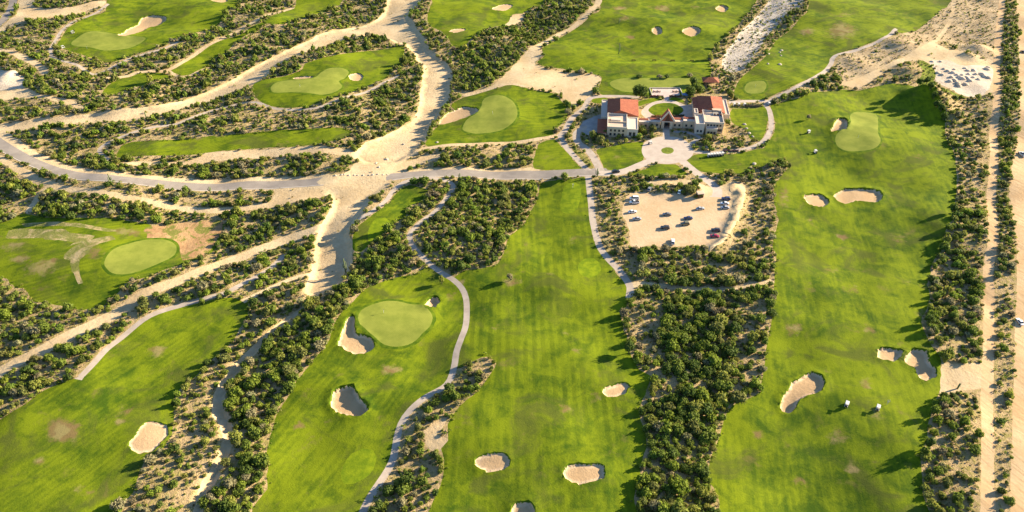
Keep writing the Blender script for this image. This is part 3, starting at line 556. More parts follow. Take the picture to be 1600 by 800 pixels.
WEAR = [(100,675,26,17,1.0),(195,640,14,9,.6),(190,660,10,8,.8),(65,725,14,9,.55),(215,765,20,8,.5),(135,770,18,7,.7),(245,548,16,10,.7),(610,577,18,8,.8),(612,690,10,6,.4),(705,460,9,7,.7),(465,662,12,5,.6),(712,494,6,5,.6),
        (883,640,12,6,.8),(1330,730,11,7,.9),(1255,745,16,12,.5),(1370,648,12,9,.55),(1310,680,22,16,.5),(1240,515,16,12,.6),(1360,518,12,8,.7),(1350,600,10,10,.7),(1318,366,10,5,.8),(1400,370,20,10,.4),(1265,340,8,5,.6),(1330,450,16,9,.5),(1435,248,8,5,.6),(1440,490,14,9,.5),(1300,420,18,10,.4),(1225,310,10,25,.55),
        (1315,50,26,14,.65),(1260,50,12,7,.7),(1320,25,14,8,.4),(968,15,10,4,.8),(1035,12,12,5,.8),(975,32,12,4,.6),(985,57,10,4,.7),(1085,10,8,4,.5),(1060,35,10,4,.4),(885,520,8,6,.6),(903,552,9,6,.6),(800,440,14,8,.8),(862,425,9,5,.7),(775,510,8,6,.7),(720,440,6,4,.7),(895,375,8,5,.7),
        (740,215,20,5,.4),(345,325,0.1,.1,0),(310,215,14,5,.5),(340,210,12,4,.6),(65,420,30,14,.6),(30,405,16,6,.8),(80,412,10,6,.8),(20,385,26,8,.6),(150,400,20,14,.5),(200,365,30,8,.6),(1090,385,1,1,0),(1580,1,1,1,0),(870,675,16,8,.35),(935,622,8,6,.5),(1188,672,8,5,.8),(865,780,8,6,.3),(965,245,10,5,.4),(1415,440,12,8,.4)]
wear = np.zeros(len(VX)); PV = PX(VX)
for x, y, rx, ry, a in WEAR: wear = np.maximum(wear, a * np.exp(-((PV[:, 0] - x) / rx) ** 2 - ((PV[:, 1] - y) / ry) ** 2))
for i, r in enumerate(REG):
    if r.get('bunker'):
        m = np.unique(FX[cls == i]); wear[m] = np.clip((segdist(VX[m], r['W'], True, 4) - .4) / 2.2, 0, 1)
def region_mesh(name, mask, mat, custom=True):
    f = FX[mask]
    if len(f) == 0: return None
    u, inv = np.unique(f, return_inverse=True); f = inv.reshape(-1, 3)
    V = np.column_stack([VX[u], HZ[u]])
    me = bpy.data.meshes.new(name); me.vertices.add(len(V)); me.vertices.foreach_set('co', V.ravel())
    me.loops.add(len(f) * 3); me.loops.foreach_set('vertex_index', f.ravel())
    me.polygons.add(len(f)); me.polygons.foreach_set('loop_start', np.arange(0, len(f) * 3, 3)); me.update(calc_edges=True)
    me.polygons.foreach_set('use_smooth', [True] * len(f)); me.materials.append(mat)
    a = me.attributes.new('wear', 'FLOAT', 'POINT'); a.data.foreach_set('value', wear[u])
    if custom:
        vn = np.zeros((len(V), 3)); me.vertices.foreach_get; nn = np.empty(len(V) * 3); me.vertex_normals.foreach_get('vector', nn); nn = nn.reshape(-1, 3)
        z = bump_zone[u][:, None]; me.normals_split_custom_set_from_vertices(np.where(z, nn, NV[u]).tolist())
    return me
gmesh = region_mesh('ground', cls == -1, M['ground'])
tag(link('ground', gmesh), 'tan desert ground under the scrub', kind=SC)
for i, r in enumerate(REG):
    me = region_mesh(r['name'], cls == i, r['mat'], not r.get('bunker'))
    if me and r.get('bunker'):
        me.materials.append(M['apron']); dd = segdist(cen[cls == i], r['W'], True, 4)
        me.polygons.foreach_set('material_index', (dd < .36).astype(np.int32))
    if me: tag(link(r['name'], me), r['label'], kind=SC)
# kerbs beside the asphalt
def kerb(r, side, a, b, label):
    C = r['C'][a:b]; Nn = r['Nn'][a:b]; o = r['w'] / 2; V = []; Fs = []
    Q = np.concatenate([[c + n * off * side for off in (o, o, o + .45, o + .45)] for c, n in zip(C, Nn)]); ZQ = height(Q)
    V = [(p[0], p[1], z + (-.1, .13, .13, -.1)[k % 4]) for k, (p, z) in enumerate(zip(Q, ZQ))]
    for i in range(len(C) - 1):
        for k in range(3): Fs.append((i * 4 + k, i * 4 + k + 1, i * 4 + k + 5, i * 4 + k + 4))
    tag(link('kerb', mesh('kerb', V, Fs, M['kerb'])), label, kind=SC)
kerb(RL, -1, 0, None, 'pale kerb on the near side of the sweeping road')
kerb(RR, -1, 0, None, 'pale kerb on the near side of the clubhouse road')

# ------------------------------------------------------------------ plants
def ico(sub=1):
    bm = bmesh.new(); bmesh.ops.create_icosphere(bm, subdivisions=sub, radius=1)
    V = np.array([v.co[:] for v in bm.verts]); Fs = np.array([[v.index for v in f.verts] for f in bm.faces]); bm.free(); return V, Fs
IV, IF = ico(1)
def crown(seed, nleaf, nb=6, flatten=.72, lsz=.17, core=True):
    """unit crown: lumpy dark cores under a shell of leaf faces. returns V, quad/tri faces (as quads), shade"""
    g = np.random.default_rng(seed); V = []; Fq = []; S = []
    blobs = [(np.array([0, 0, .55]), .62)]
    for k in range(nb):
        a = 2 * PI * k / nb + g.uniform(-.4, .4); d = g.uniform(.35, .62); blobs.append((np.array([math.cos(a) * d, math.sin(a) * d, g.uniform(.25, .75)]), g.uniform(.3, .48)))
    n = 0
    if core:
        for c, r in blobs:
            v = IV * (r * .82) * (1 + g.uniform(-.15, .15, (len(IV), 1))) + c; v[:, 2] = np.maximum(v[:, 2], 0) * flatten * 1.15
            V.append(v); Fq.append(np.column_stack([IF, IF[:, 2]]) + n); S.append(np.full(len(v), .85)); n += len(v)
    w = np.array([r * r for _, r in blobs]); w /= w.sum(); pick = g.choice(len(blobs), nleaf, p=w)
    d = g.normal(size=(nleaf, 3)); d[:, 2] = np.abs(d[:, 2]) * 1.0 - .25; d /= np.linalg.norm(d, axis=1)[:, None]
    C = np.array([blobs[k][0] for k in pick]); Rr = np.array([blobs[k][1] for k in pick])[:, None] * g.uniform(.82, 1.22, (nleaf, 1))
    P0 = C + d * Rr; P0[:, 2] = np.maximum(P0[:, 2], .04) * flatten * 1.15
    nrm = d + g.normal(size=(nleaf, 3)) * .55; nrm /= np.linalg.norm(nrm, axis=1)[:, None]
    t = np.cross(nrm, g.normal(size=(nleaf, 3))); t /= np.linalg.norm(t, axis=1)[:, None]; b = np.cross(nrm, t)
    sz = g.uniform(.6, 1.3, (nleaf, 1)) * lsz
    q = np.stack([P0 - t * sz, P0 - b * sz * .7, P0 + t * sz, P0 + b * sz * .7], 1).reshape(-1, 3)
    V.append(q); Fq.append(np.arange(nleaf * 4).reshape(-1, 4) + n)
    S.append(np.repeat(g.uniform(.75, 1.3, nleaf), 4))
    return np.concatenate(V), np.concatenate(Fq), np.concatenate(S)
TINTS = {'dark green': (.100, .145, .028), 'mid green': (.165, .215, .034), 'bright green': (.205, .260, .032), 'yellowish green': (.27, .285, .055), 'dry greyish': (.29, .26, .14), 'olive': (.19, .20, .055)}
TN = list(TINTS); TC = np.array([TINTS[k] for k in TN])
def leafmesh(name, V, Fq, C):
    tri = Fq[:, 2] == Fq[:, 3]; nf = len(Fq)
    cnt = np.where(tri, 3, 4); st = np.concatenate([[0], np.cumsum(cnt)[:-1]])
    m = np.ones((nf, 4), bool); m[:, 3] = ~tri; loops = Fq[m]
    me = bpy.data.meshes.new(name); me.vertices.add(len(V)); me.vertices.foreach_set('co', V.astype(np.float32).ravel())
    me.loops.add(len(loops)); me.loops.foreach_set('vertex_index', loops.astype(np.int32))
    me.polygons.add(nf); me.polygons.foreach_set('loop_start', st.astype(np.int32)); me.update(calc_edges=True)
    a = me.color_attributes.new('tint', 'FLOAT_COLOR', 'POINT'); a.data.foreach_set('color', np.column_stack([C, np.ones(len(C))]).astype(np.float32).ravel())
    me.materials.append(M['leaf']); return me
LOD = {0: [crown(100 + k, 210, 7, lsz=.13) for k in range(6)], 1: [crown(200 + k, 110, 6, lsz=.16) for k in range(6)], 2: [crown(300 + k, 50, 5, lsz=.22) for k in range(5)], 3: [crown(400 + k, 22, 3, .8, lsz=.34, core=False) for k in range(4)]}
def mass(name, P, Z, R, Hh, tint, lod, label):
    Vs, Fs, Cs = [], [], []; off = 0
    for L in np.unique(lod):
        tm = LOD[L]; sel = np.nonzero(lod == L)[0]; which = rng.integers(0, len(tm), len(sel))
        for k, (V, Fq, S) in enumerate(tm):
            s = sel[which == k]
            if len(s) == 0: continue
            a = rng.uniform(0, 2 * PI, len(s)); ca, sa = np.cos(a)[:, None], np.sin(a)[:, None]
            st = rng.uniform(.85, 1.2, (len(s), 1))
            X = (V[None, :, 0] * ca - V[None, :, 1] * sa) * R[s, None] * st + P[s, 0, None]; Yy = (V[None, :, 0] * sa + V[None, :, 1] * ca) * R[s, None] / st + P[s, 1, None]
            Zz = V[None, :, 2] * Hh[s, None] / .95 + Z[s, None] - .05
            Vs.append(np.stack([X, Yy, Zz], -1).reshape(-1, 3)); nv = len(V)
            Fs.append((Fq[None] + (np.arange(len(s)) * nv)[:, None, None]).reshape(-1, 4) + off); off += nv * len(s)
            Cs.append((tint[s][:, None, :] * S[None, :, None]).reshape(-1, 3))
    me = leafmesh(name, np.concatenate(Vs), np.concatenate(Fs), np.concatenate(Cs))
    return tag(link(name, me), label, kind='stuff')

# density of the scrub: polygons over the photograph (density, size, dryness)
def Wp(p): return G(*np.array(p, float).T)
ZONES = [
 (Wp([(1320,140),(1320,60),(1480,-60),(1560,-60),(1556,200),(1490,215),(1470,150)]), .34, .8, .6),
 (Wp([(1240,-60),(1270,-60),(1150,150),(1110,150),(1110,60),(1180,-60)]), .75, .8, .3),
 (Wp([(1470,150),(1560,150),(1556,340),(1490,340)]), .58, .8, .45),
 (Wp([(1430,600),(1545,600),(1545,870),(1430,870)]), .72, .85, .25),
 (Wp([(1545,440),(1590,440),(1590,870),(1545,870)]), .36, .9, .35),
 (Wp([(925,275),(1000,285),(985,300),(970,330),(985,390),(1000,420),(940,400)]), .6, .8, .5),
 (Wp([(1130,285),(1215,260),(1215,340),(1205,385),(1160,390),(1150,340)]), .55, .8, .55),
 (Wp([(1145,200),(1200,215),(1180,232),(1110,234),(1100,215)]), .5, .7, .6),
 (Wp([(205,870),(200,700),(280,600),(340,560),(350,600),(330,640),(345,680),(330,740),(290,870)]), .62, .8, .45),
 (Wp([(0,235),(60,280),(200,305),(510,295),(510,306),(300,318),(150,310),(0,262)]), .4, .8, .5),
 (Wp([(0,155),(560,200),(560,245),(180,250),(180,215),(300,195),(640,180)]), .6, .8, .35),
 (Wp([(280,340),(345,330),(230,450),(190,470)]), .6, .8, .4),
 (Wp([(0,425),(60,480),(180,480),(180,500),(0,600)]), .8, .95, .35),
 (Wp([(640,255),(835,225),(835,262),(640,266)]), .85, .95, .15),
 (Wp([(870,200),(950,210),(1000,218),(930,235),(900,225)]), .55, .9, .4),
 (Wp([(1000,200),(1090,200),(1100,225),(1080,222),(1000,218)]), .5, .75, .3),
 (Wp([(900,165),(950,155),(950,180),(905,192)]), .4, .6, .6),
 (Wp([(975,440),(1215,440),(1195,600),(1120,700),(1140,870),(980,870),(1010,700),(1000,640)]), 1.0, 1.22, .12),
 (Wp([(352,605),(380,570),(420,525),(480,480),(552,420),(600,400),(660,415),(600,440),(540,470),(500,550),(455,610),(425,680),(412,760),(380,870),(315,870),(360,740),(372,670)]), 1.0, 1.15, .15),
 (Wp([(983,455),(1060,455),(1020,520),(1060,600),(1030,640),(1000,600),(975,520)]), .62, .95, .3),
 (Wp([(1150,480),(1212,470),(1198,612),(1150,612)]), .6, .95, .3),
 (Wp([(655,285),(840,282),(830,330),(790,380),(785,412),(720,425),(660,400),(640,370)]), 1.0, 1.0, .15),
 (Wp([(700,150),(720,70),(850,0),(930,-60),(940,0),(800,110)]), 1.0, 1.0, .12),
 (Wp([(1560,-60),(1592,-60),(1590,250),(1580,430),(1550,430)]), 1.0, .85, .2),
 (Wp([(1450,340),(1548,330),(1548,570),(1455,560)]), .85, 1.05, .2),
]
# candidates
cand = []
Y = 120.0
while Y < 800:
    stp = 2.45 + max(0, Y - 380) * .0022; half = (855 / F) * (Y * cT + CH * sT) + 6
    xs = np.arange(-half, half, stp); cand.append(np.stack([xs + rng.uniform(-.5, .5, len(xs)) * stp, Y + rng.uniform(-.5, .5, len(xs)) * stp], -1)); Y += stp
cand = np.concatenate(cand)
def field(P, s, sd):
    g = np.random.default_rng(sd); v = 0
    for _ in range(9):
        a = g.uniform(0, 6.28); k = 2 * PI / (s * g.uniform(.6, 1.5)); v = v + np.sin(P[:, 0] * math.cos(a) * k + P[:, 1] * math.sin(a) * k + g.uniform(0, 6.28))
    return v / 3
dens = np.full(len(cand), .78); size = np.full(len(cand), 1.0); dry = np.full(len(cand), .22)
for poly, d_, s_, y_ in ZONES:
    m = inpoly(cand, poly); dens[m] = d_; size[m] = s_; dry[m] = y_
dfield = field(cand, 14, 5) * .28 + field(cand, 45, 6) * .15
rad = size * np.clip(rng.lognormal(.25, .40, len(cand)), .55, 3.0); hgt = rad * rng.uniform(1.05, 1.55, len(cand))
c0 = classify(cand); top = cand + np.column_stack([np.zeros(len(cand)), hgt * .22 * cand[:, 1] / CH])
g0 = c0 == -1; c1 = classify_at(top, g0); PAVE = [i for i, r in enumerate(REG) if r['path'] or r['name'] in ('plaza', 'lawn', 'service_yard', 'ring_path', 'parking_lot')]
c2 = np.where(np.isin(classify_at(cand + np.column_stack([rad * .6, 0 * rad]), g0), PAVE), 0, -1); c3 = np.where(np.isin(classify_at(cand - np.column_stack([rad * .6, 0 * rad]), g0), PAVE), 0, -1)
c4 = classify_at(cand - np.array([3.2, 0.6]), g0); FWI = [i for i, r in enumerate(REG) if r['name'] == 'fairway']
edge = np.isin(c4, FWI); hgt[edge] *= np.where(rng.random(edge.sum()) < .3, rng.uniform(1.2, 1.9, edge.sum()), 1.0)
bord = edge | np.isin(classify_at(cand + np.array([3.0, 0.0]), g0), FWI)
allow = (c0 == -1) & (c1 == -1) & (c2 == -1) & (c3 == -1)
ROCKY = [i for i, r in enumerate(REG) if r['name'] in ('rocky_wash', 'weed_slope', 'planted_strip', 'dry_hillside')]
rocky = np.isin(c0, ROCKY) & (rng.random(len(cand)) < .30)
rad[rocky] *= .6; hgt[rocky] *= .6
berm = segdist(cand, BERM, far=9) < 6
# keep buildings clear
BLOCKS = [Wp([(938,150),(1001,150),(1001,214),(938,214)]), Wp([(1001,180),(1090,180),(1090,203),(1001,203)]), Wp([(1084,146),(1142,146),(1138,212),(1084,212)]), Wp([(1094,122),(1124,122),(1124,136),(1094,136)]), Wp([(1015,136),(1066,136),(1066,153),(1015,153)])]
for b in BLOCKS: allow &= ~inpoly(cand, b); rocky &= ~inpoly(cand, b)
keep = ((allow & (rng.random(len(cand)) < np.clip(np.where(bord & (dens > .5), .92, dens + dfield * (1.15 - dens)), 0, 1))) | rocky) & ~berm
keep &= ~((field(cand, 22, 15) > 1.05) & (dens < .99) & ~bord)
cand, rad, hgt, dry, dens = cand[keep], rad[keep], hgt[keep], dry[keep], dens[keep]
zz = height(cand)
r_ = rng.random(len(cand)); tb = field(cand, 30, 9) * .12
ti = np.select([r_ < dry * .55, r_ < dry, r_ + tb < dry + (1 - dry) * .24, r_ + tb < dry + (1 - dry) * .62, r_ + tb < dry + (1 - dry) * .84], [4, 3, 0, 1, 2], 5)
ti = np.where((ti == 0) & (rng.random(len(ti)) < .35), 1, ti); ti = np.where((ti == 1) & (rng.random(len(ti)) < .2), 3, ti)
tint = TC[ti] * rng.uniform(.8, 1.25, (len(cand), 1)) * rng.uniform(.93, 1.07, (len(cand), 3))
pxy = PX(cand, zz + hgt * .4); dist = np.hypot(cand[:, 1], CH); shown = rad / dist
inside = (pxy[:, 0] > 6) & (pxy[:, 0] < 1594) & (pxy[:, 1] > 4) & (pxy[:, 1] < 794)
order = np.argsort(-(shown * inside)); NI = 300
ind = order[:NI]; rest = np.setdiff1d(np.arange(len(cand)), ind)
lod = np.where(cand[:, 1] < 250, 0, np.where(cand[:, 1] < 400, 1, 2))
mass('desert_scrub', cand[rest], zz[rest], rad[rest], hgt[rest], tint[rest], lod[rest], 'mass of thorny green and dry desert scrub between the fairways')
# low tufts and dry weeds
q = []
Y = 120.0
while Y < 790:
    stp = 1.9 + max(0, Y - 300) * .003; half = (850 / F) * (Y * cT + CH * sT)
    xs = np.arange(-half, half, stp); q.append(np.stack([xs + rng.uniform(-.6, .6, len(xs)) * stp, Y + rng.uniform(-.6, .6, len(xs)) * stp], -1)); Y += stp
q = np.concatenate(q); cq = classify(q); ok = (cq == -1) & (rng.random(len(q)) < .62 + field(q, 10, 3) * .3)
GR = [i for i, r in enumerate(REG) if r['name'] in ('weed_slope', 'dry_hillside') or r['name'] == 'rocky_wash' or r['name'] == 'planted_strip' or r['name'] == 'flower_bed']
SN = [i for i, r in enumerate(REG) if r['name'] in ('bare_ground', 'dry_wash')]
fr = np.zeros(len(q), bool); fi = np.nonzero(np.isin(cq, FWI))[0]
for off in ((1.3, 0), (-1.3, 0), (0, 1.8), (0, -1.8)): fr[fi] |= classify(q[fi] + np.array(off)) == -1
fr &= np.isin(cq, FWI); ok |= fr & (rng.random(len(q)) < .75)
ok |= np.isin(cq, GR) & (rng.random(len(q)) < .5)
ok |= np.isin(cq, SN) & (rng.random(len(q)) < .02)
for b in BLOCKS: ok &= ~inpoly(q, b)
fr = fr[ok]; q = q[ok]; rq = rng.uniform(.28, .75, len(q)) * np.where(rng.random(len(q)) < .3, 1.7, 1)
tq = np.array([(.34, .27, .12), (.27, .25, .07), (.16, .18, .04), (.38, .30, .15), (.22, .17, .08)])[rng.integers(0, 5, len(q))] * rng.uniform(.8, 1.2, (len(q), 1))
rq[fr] *= .8; tq[fr] = TC[rng.choice([1, 2, 3, 5], fr.sum())]; tq[rq > .78] = TC[rng.choice([1, 2, 3, 5], (rq > .78).sum())]
mass('dry_weeds', q, height(q), rq, rq * rng.uniform(.7, 1.2, len(q)), tq, np.full(len(q), 3), 'dry tufts and low weeds over the sandy ground')

def zone_text(x, y):
    if x > 1548: return 'between the straight dirt track and the wide orange road'
    if x > 1425: return 'between the huge fairway and the straight dirt track'
    if 965 < x < 1215 and y > 440: return 'in the wide thicket between the two long fairways'
    if 560 < x < 800 and y > 540: return 'on the narrow scrub strip beside the winding cart path'
    if x < 350 and y > 590 and x > 180: return 'on the sandy bank beside the oval bunker'
    if 290 < x < 560 and y > 440: return 'along the sandy wash below the large round green'
    if x < 180 and y > 440: return 'beside the slanting dirt road'
    return 'in the scrub around the middle holes'
TM = {}; TRK = MB().tube([(0, 0, -.1), (.05, 0, .5), (.02, .05, 1)], [.13, .09, .05], 5)
tmesh = mesh('trunk', TRK.V, TRK.F, M['bark'])
for n, i in enumerate(ind):
    k = n % 6; c = int(ti[i])
    if (k, c) not in TM:
        V, Fq, S = LOD[0][k]; V = V * np.array([1, 1, 1 / .95]); TM[(k, c)] = leafmesh('crown', V, Fq, TC[c][None] * S[:, None])
    e_ = empty('desert_shrub', (cand[i, 0], cand[i, 1], zz[i] - .05), rng.uniform(0, 6.28))
    o = link('crown', TM[(k, c)], e_); o.scale = (rad[i], rad[i] * rng.uniform(.85, 1.1), hgt[i])
    o = link('trunk', tmesh, e_); o.scale = (rad[i], rad[i], hgt[i] * .6)
    zt = zone_text(*pxy[i]); tag(e_, f'{TN[c]} shrub {zt}', 'shrub', f'{TN[c]} shrubs {zt}')

# single trees
def tree(name, label, px, py, r, h, tn, trunk_h, group=None, seed=1, cat='tree', n=420, mult=1.0, flat_=1.0):
    p = ground_at(px, py); e_ = tag(empty(name, p), label, cat, group)
    V, Fq, S = crown(seed, n, 8, lsz=.11)
    V = V * np.array([r, r, (h - trunk_h * .6) / .95]) + np.array([0, 0, trunk_h * .6])
    link('crown', leafmesh('crown', V, Fq, np.array(TINTS[tn])[None] * S[:, None] * mult), e_)
    b = MB().tube([(0, 0, -.2), (.1, 0, trunk_h * .6), (.15, .1, h * .6)], [r * .08 + .05, r * .06 + .04, .05], 7)
    for k in range(4):
        a = k * 1.7 + seed; b.tube([(.1, 0, trunk_h * .6), (math.cos(a) * r * .5, math.sin(a) * r * .5, h * .65)], [r * .04 + .03, .03], 5)
    b.build('trunk', M['bark'], e_)
    return e_
tree('shade_tree', 'big round dark tree at the corner of the tiled roof', 1000, 153, 5.6, 8.5, 'dark green', 2.0, seed=3, n=700)
tree('shade_tree', 'dark tree between the patio and the palapa', 1078, 150, 4.0, 6.5, 'dark green', 1.6, seed=4)
tree('shade_tree', 'green tree directly behind the brown annex roof', 1091, 146, 4.2, 6.5, 'mid green', 1.6, seed=5)
tree('shade_tree', 'dark tree at the range end of the practice tee', 1083, 134, 3.4, 5.5, 'dark green', 1.4, seed=6)
tree('shade_tree', 'small green tree behind the far annex corner', 1140, 150, 2.4, 4, 'mid green', 1, seed=7)
for (x, y, r, h, c, l) in [(926,216,3.2,5,'yellowish green','yellowish garden tree beside the service yard'),(937,224,3.0,5,'olive','olive garden tree at the lawn corner'),(946,212,2.2,4,'mid green','small garden tree against the clubhouse corner'),(990,212,2.8,5,'mid green','green tree against the clubhouse facade'),(972,213,2.2,3.6,'olive','low olive tree against the clubhouse facade'),(1004,208,2.8,5,'yellowish green','yellowish tree between clubhouse and gate wall'),(1019,207,2.8,5,'olive','olive tree beside the entrance gate wall'),(1106,219,2.4,4,'yellowish green','spreading tree in the shaded garden by the plaza'),(1136,195,2.4,4,'mid green','green tree at the corner of the terrace building'),(912,178,1.6,3,'olive','thin olive tree on the bare ground by the service drive'),(930,176,1.5,3.4,'olive','thin tree above the service yard'),(887,180,2.6,4.5,'dry greyish','greyish tree at the bend of the service drive')]:
    tree('garden_tree', l, x, y, r, h, c, 1.5, 'garden trees around the clubhouse', int(x), n=260)
for (x, y, r, h, c, l) in [(690,440,1.6,4.4,'yellowish green','small tree in a mulch ring beside the winding cart path'),(797,440,1.8,4.2,'dry greyish','bare greyish tree alone on the central fairway'),(1262,188,1.6,3.6,'dry greyish','thin bare tree on the huge fairway near the carts'),(1232,266,1.3,5,'olive','slim tree at the tip of the scrub by the huge fairway'),(117,50,.9,2.2,'mid green','tiny tree on the far corner fairway edge'),(627,99,1.6,5.5,'olive','tall thin tree casting a long shadow on the inner fairway'),(514,160,1.2,3,'olive','little tree on the apron of the kidney shaped green'),(1486,336,2.0,6,'dark green','tall dark tree jutting from the scrub edge'),(982,552,2.6,6.5,'dark green','dark tree at the thicket edge casting a pointed shadow'),(1446,705,2.0,6,'dark green','dark tree at the fairway edge low in the picture'),(1439,718,1.6,5.2,'mid green','green tree just below the dark edge tree'),(1456,652,1.8,5.2,'mid green','green tree at the fairway edge below the twin bunkers'),(1447,508,2.2,5.5,'dark green','dark tree above the twin bunkers')]:
    tree('lone_tree', l, x, y, r, h, c, h * .45, None, int(x) + 5, n=230)
for k, (x, y) in enumerate([(1440,150),(1447,156),(1455,163),(1461,171),(1468,178),(1474,186),(1431,145)]):
    tree('mound_tree', 'dark bushy tree on the mound beside the huge fairway', x, y, 2.6, 5.2, 'dark green', 1.5, 'trees on the mound', 50 + k, n=200)
for k, (x, y, w_, l) in enumerate([(998,122,2.8,'spiky shrub at one end of the range row'),(1030,123,2.5,'reddish shrub in the middle of the range row'),(1042,123,2.5,'second reddish shrub in the middle of the range row'),(1077,120,2.8,'round brown shrub at the far end of the range row')]):
    tree('range_shrub', l, x, y, w_, 2.6, ('dark green', 'dry greyish', 'dark green', 'dry greyish')[k], .3, 'shrubs beside the practice tee', 70 + k, 'shrub', 160)

def sapling(label, px, py, h):
    e_ = tag(empty('pale_sapling', ground_at(px, py)), label, 'sapling', None)
    b = MB().tube([(0, 0, -.1), (0, 0, h * .55)], [.09, .06], 6); b.build('trunk', M['pale'], e_)
    b = MB()
    for k in range(9):
        a = k * 2.4; b.tube([(0, 0, h * (.4 + .02 * k)), (math.cos(a) * .6, math.sin(a) * .6, h * (.75 + .03 * k))], [.05, .03], 5)
    b.build('branch', M['pale'], e_)
sapling('pale leafless sapling beside a golf cart', 1385, 634, 2.8)
sapling('pale leafless sapling at the head of the central fairway', 895, 292, 3.0)

def cactus(label, px, py, h, arms):
    e_ = tag(empty('columnar_cactus', ground_at(px, py)), label, 'cactus', 'tall columnar cacti')
    MB().tube([(0, 0, -.2), (0, 0, h * .5), (0, 0, h * .95), (0, 0, h)], [.32, .34, .26, .1], 8).build('trunk', M['cactus'], e_, True)
    for k in range(arms):
        a = k * 2.2 + px; c, s = math.cos(a), math.sin(a); z = h * (.25 + .08 * k)
        MB().tube([(0, 0, z), (c * .7, s * .7, z + .2), (c * .85, s * .85, z + .8), (c * .9, s * .9, h * (.8 - .07 * k)), (c * .9, s * .9, h * (.83 - .07 * k))], [.2, .22, .23, .18, .07], 7).build('arm', M['cactus'], e_, True)
for (x, y, h, a, l) in [(967,82,8.5,1,'tall thin cactus alone on the driving range'),(540,424,9,3,'tall cactus at the edge of the sandy wash'),(178,296,6.5,3,'branching cactus between the two sweeping roads'),(933,276,5.5,2,'cactus at the road and path junction'),(967,38,4.5,1,'small cactus far out on the driving range'),(719,283,5,2,'cactus beside the clubhouse road'),(1330,90,3,1,'short cactus beside the far cart path'),(490,205,4,2,'cactus above the narrow striped fairway'),(1496,607,3,1,'short cactus beside the bare dirt by the twin bunkers'),(328,298,4,2,'cactus on the near verge of the sweeping road'),(228,182,4,1,'cactus beside the broad wash')]:
    cactus(l, x, y, h, a)

# ------------------------------------------------------------------ sand heaps, boulders
def lump(seed, n=2, flat_=.6):
    g = np.random.default_rng(seed); V, Fs = ico(2); k = g.normal(size=(5, 3)) * 1.6
    d = 1 + sum(np.sin(V @ q + g.uniform(0, 6)) for q in k) * .07; V = V * d[:, None]; V[:, 2] = V[:, 2] * flat_; return V, Fs
HM = [mesh('sand_heap', *lump(20 + k, flat_=.75), M['wsand'], True) for k in range(4)]
heaps = [(1456,98),(1469,98),(1474,110),(1480,113),(1465,115),(1471,118),(1487,116),(1494,119),(1502,119),(1491,127),(1496,131),(1507,108),(1511,112),(1504,125),(1511,124),(1516,128),(1521,112),(1524,118),(1528,126),(1508,133),(1538,122),(1544,123),(1542,110),(1544,107),(1500,123),(1486,122),(1513,118),(1520,123),(1490,110),(1498,135),(1533,118),(1483,128)]
for k, (x, y) in enumerate(heaps):
    p = ground_at(x, y); o = tag(link('sand_heap', HM[k % 4], None, p), 'white heap of dumped sand beside the dirt track', 'sand heap', 'sand heaps on the white clearing')
    s = random.uniform(1.3, 2.2); o.scale = (s * random.uniform(.9, 1.3), s, s * .8); o.rotation_euler = (0, 0, random.uniform(0, 6))
BMh = [mesh('boulder', *lump(40 + k, flat_=.7), M['rock'], False) for k in range(4)]
def boulders(spots, label, group, s0, s1):
    for k, (x, y) in enumerate(spots):
        o = tag(link('boulder', BMh[k % 4], None, ground_at(x, y)), label, 'boulder', group); s = random.uniform(s0, s1); o.scale = (s * 1.2, s, s); o.rotation_euler = (0, 0, k * 1.3)
boulders([(525 + k * 7.2 + random.uniform(-2, 2), 276.5 - k * .25 + random.uniform(-.7, .7)) for k in range(12)], 'boulder in the line edging the washed out road', 'boulders edging the washed out road', .5, .85)
boulders([(1172,262),(1167,268),(1158,274),(1178,256),(1120,277),(1109,275),(1128,277),(1166,203),(1170,210),(1176,214),(1100,226),(1106,231),(1163,195)], 'pale boulder on the rim of the sloping lawn', 'boulders around the sloping lawn', .7, 1.4)
boulders([(604,247),(592,263),(630,222),(683,222),(588,256)], 'dark boulder on the edge of the dry wash', 'boulders in the dry wash', .7, 1.3)
boulders([(1210 + random.uniform(-45, 20), 55 + random.uniform(-40, 50)) for k in range(14)], 'grey boulder in the rocky wash', 'boulders in the rocky wash', .6, 1.3)

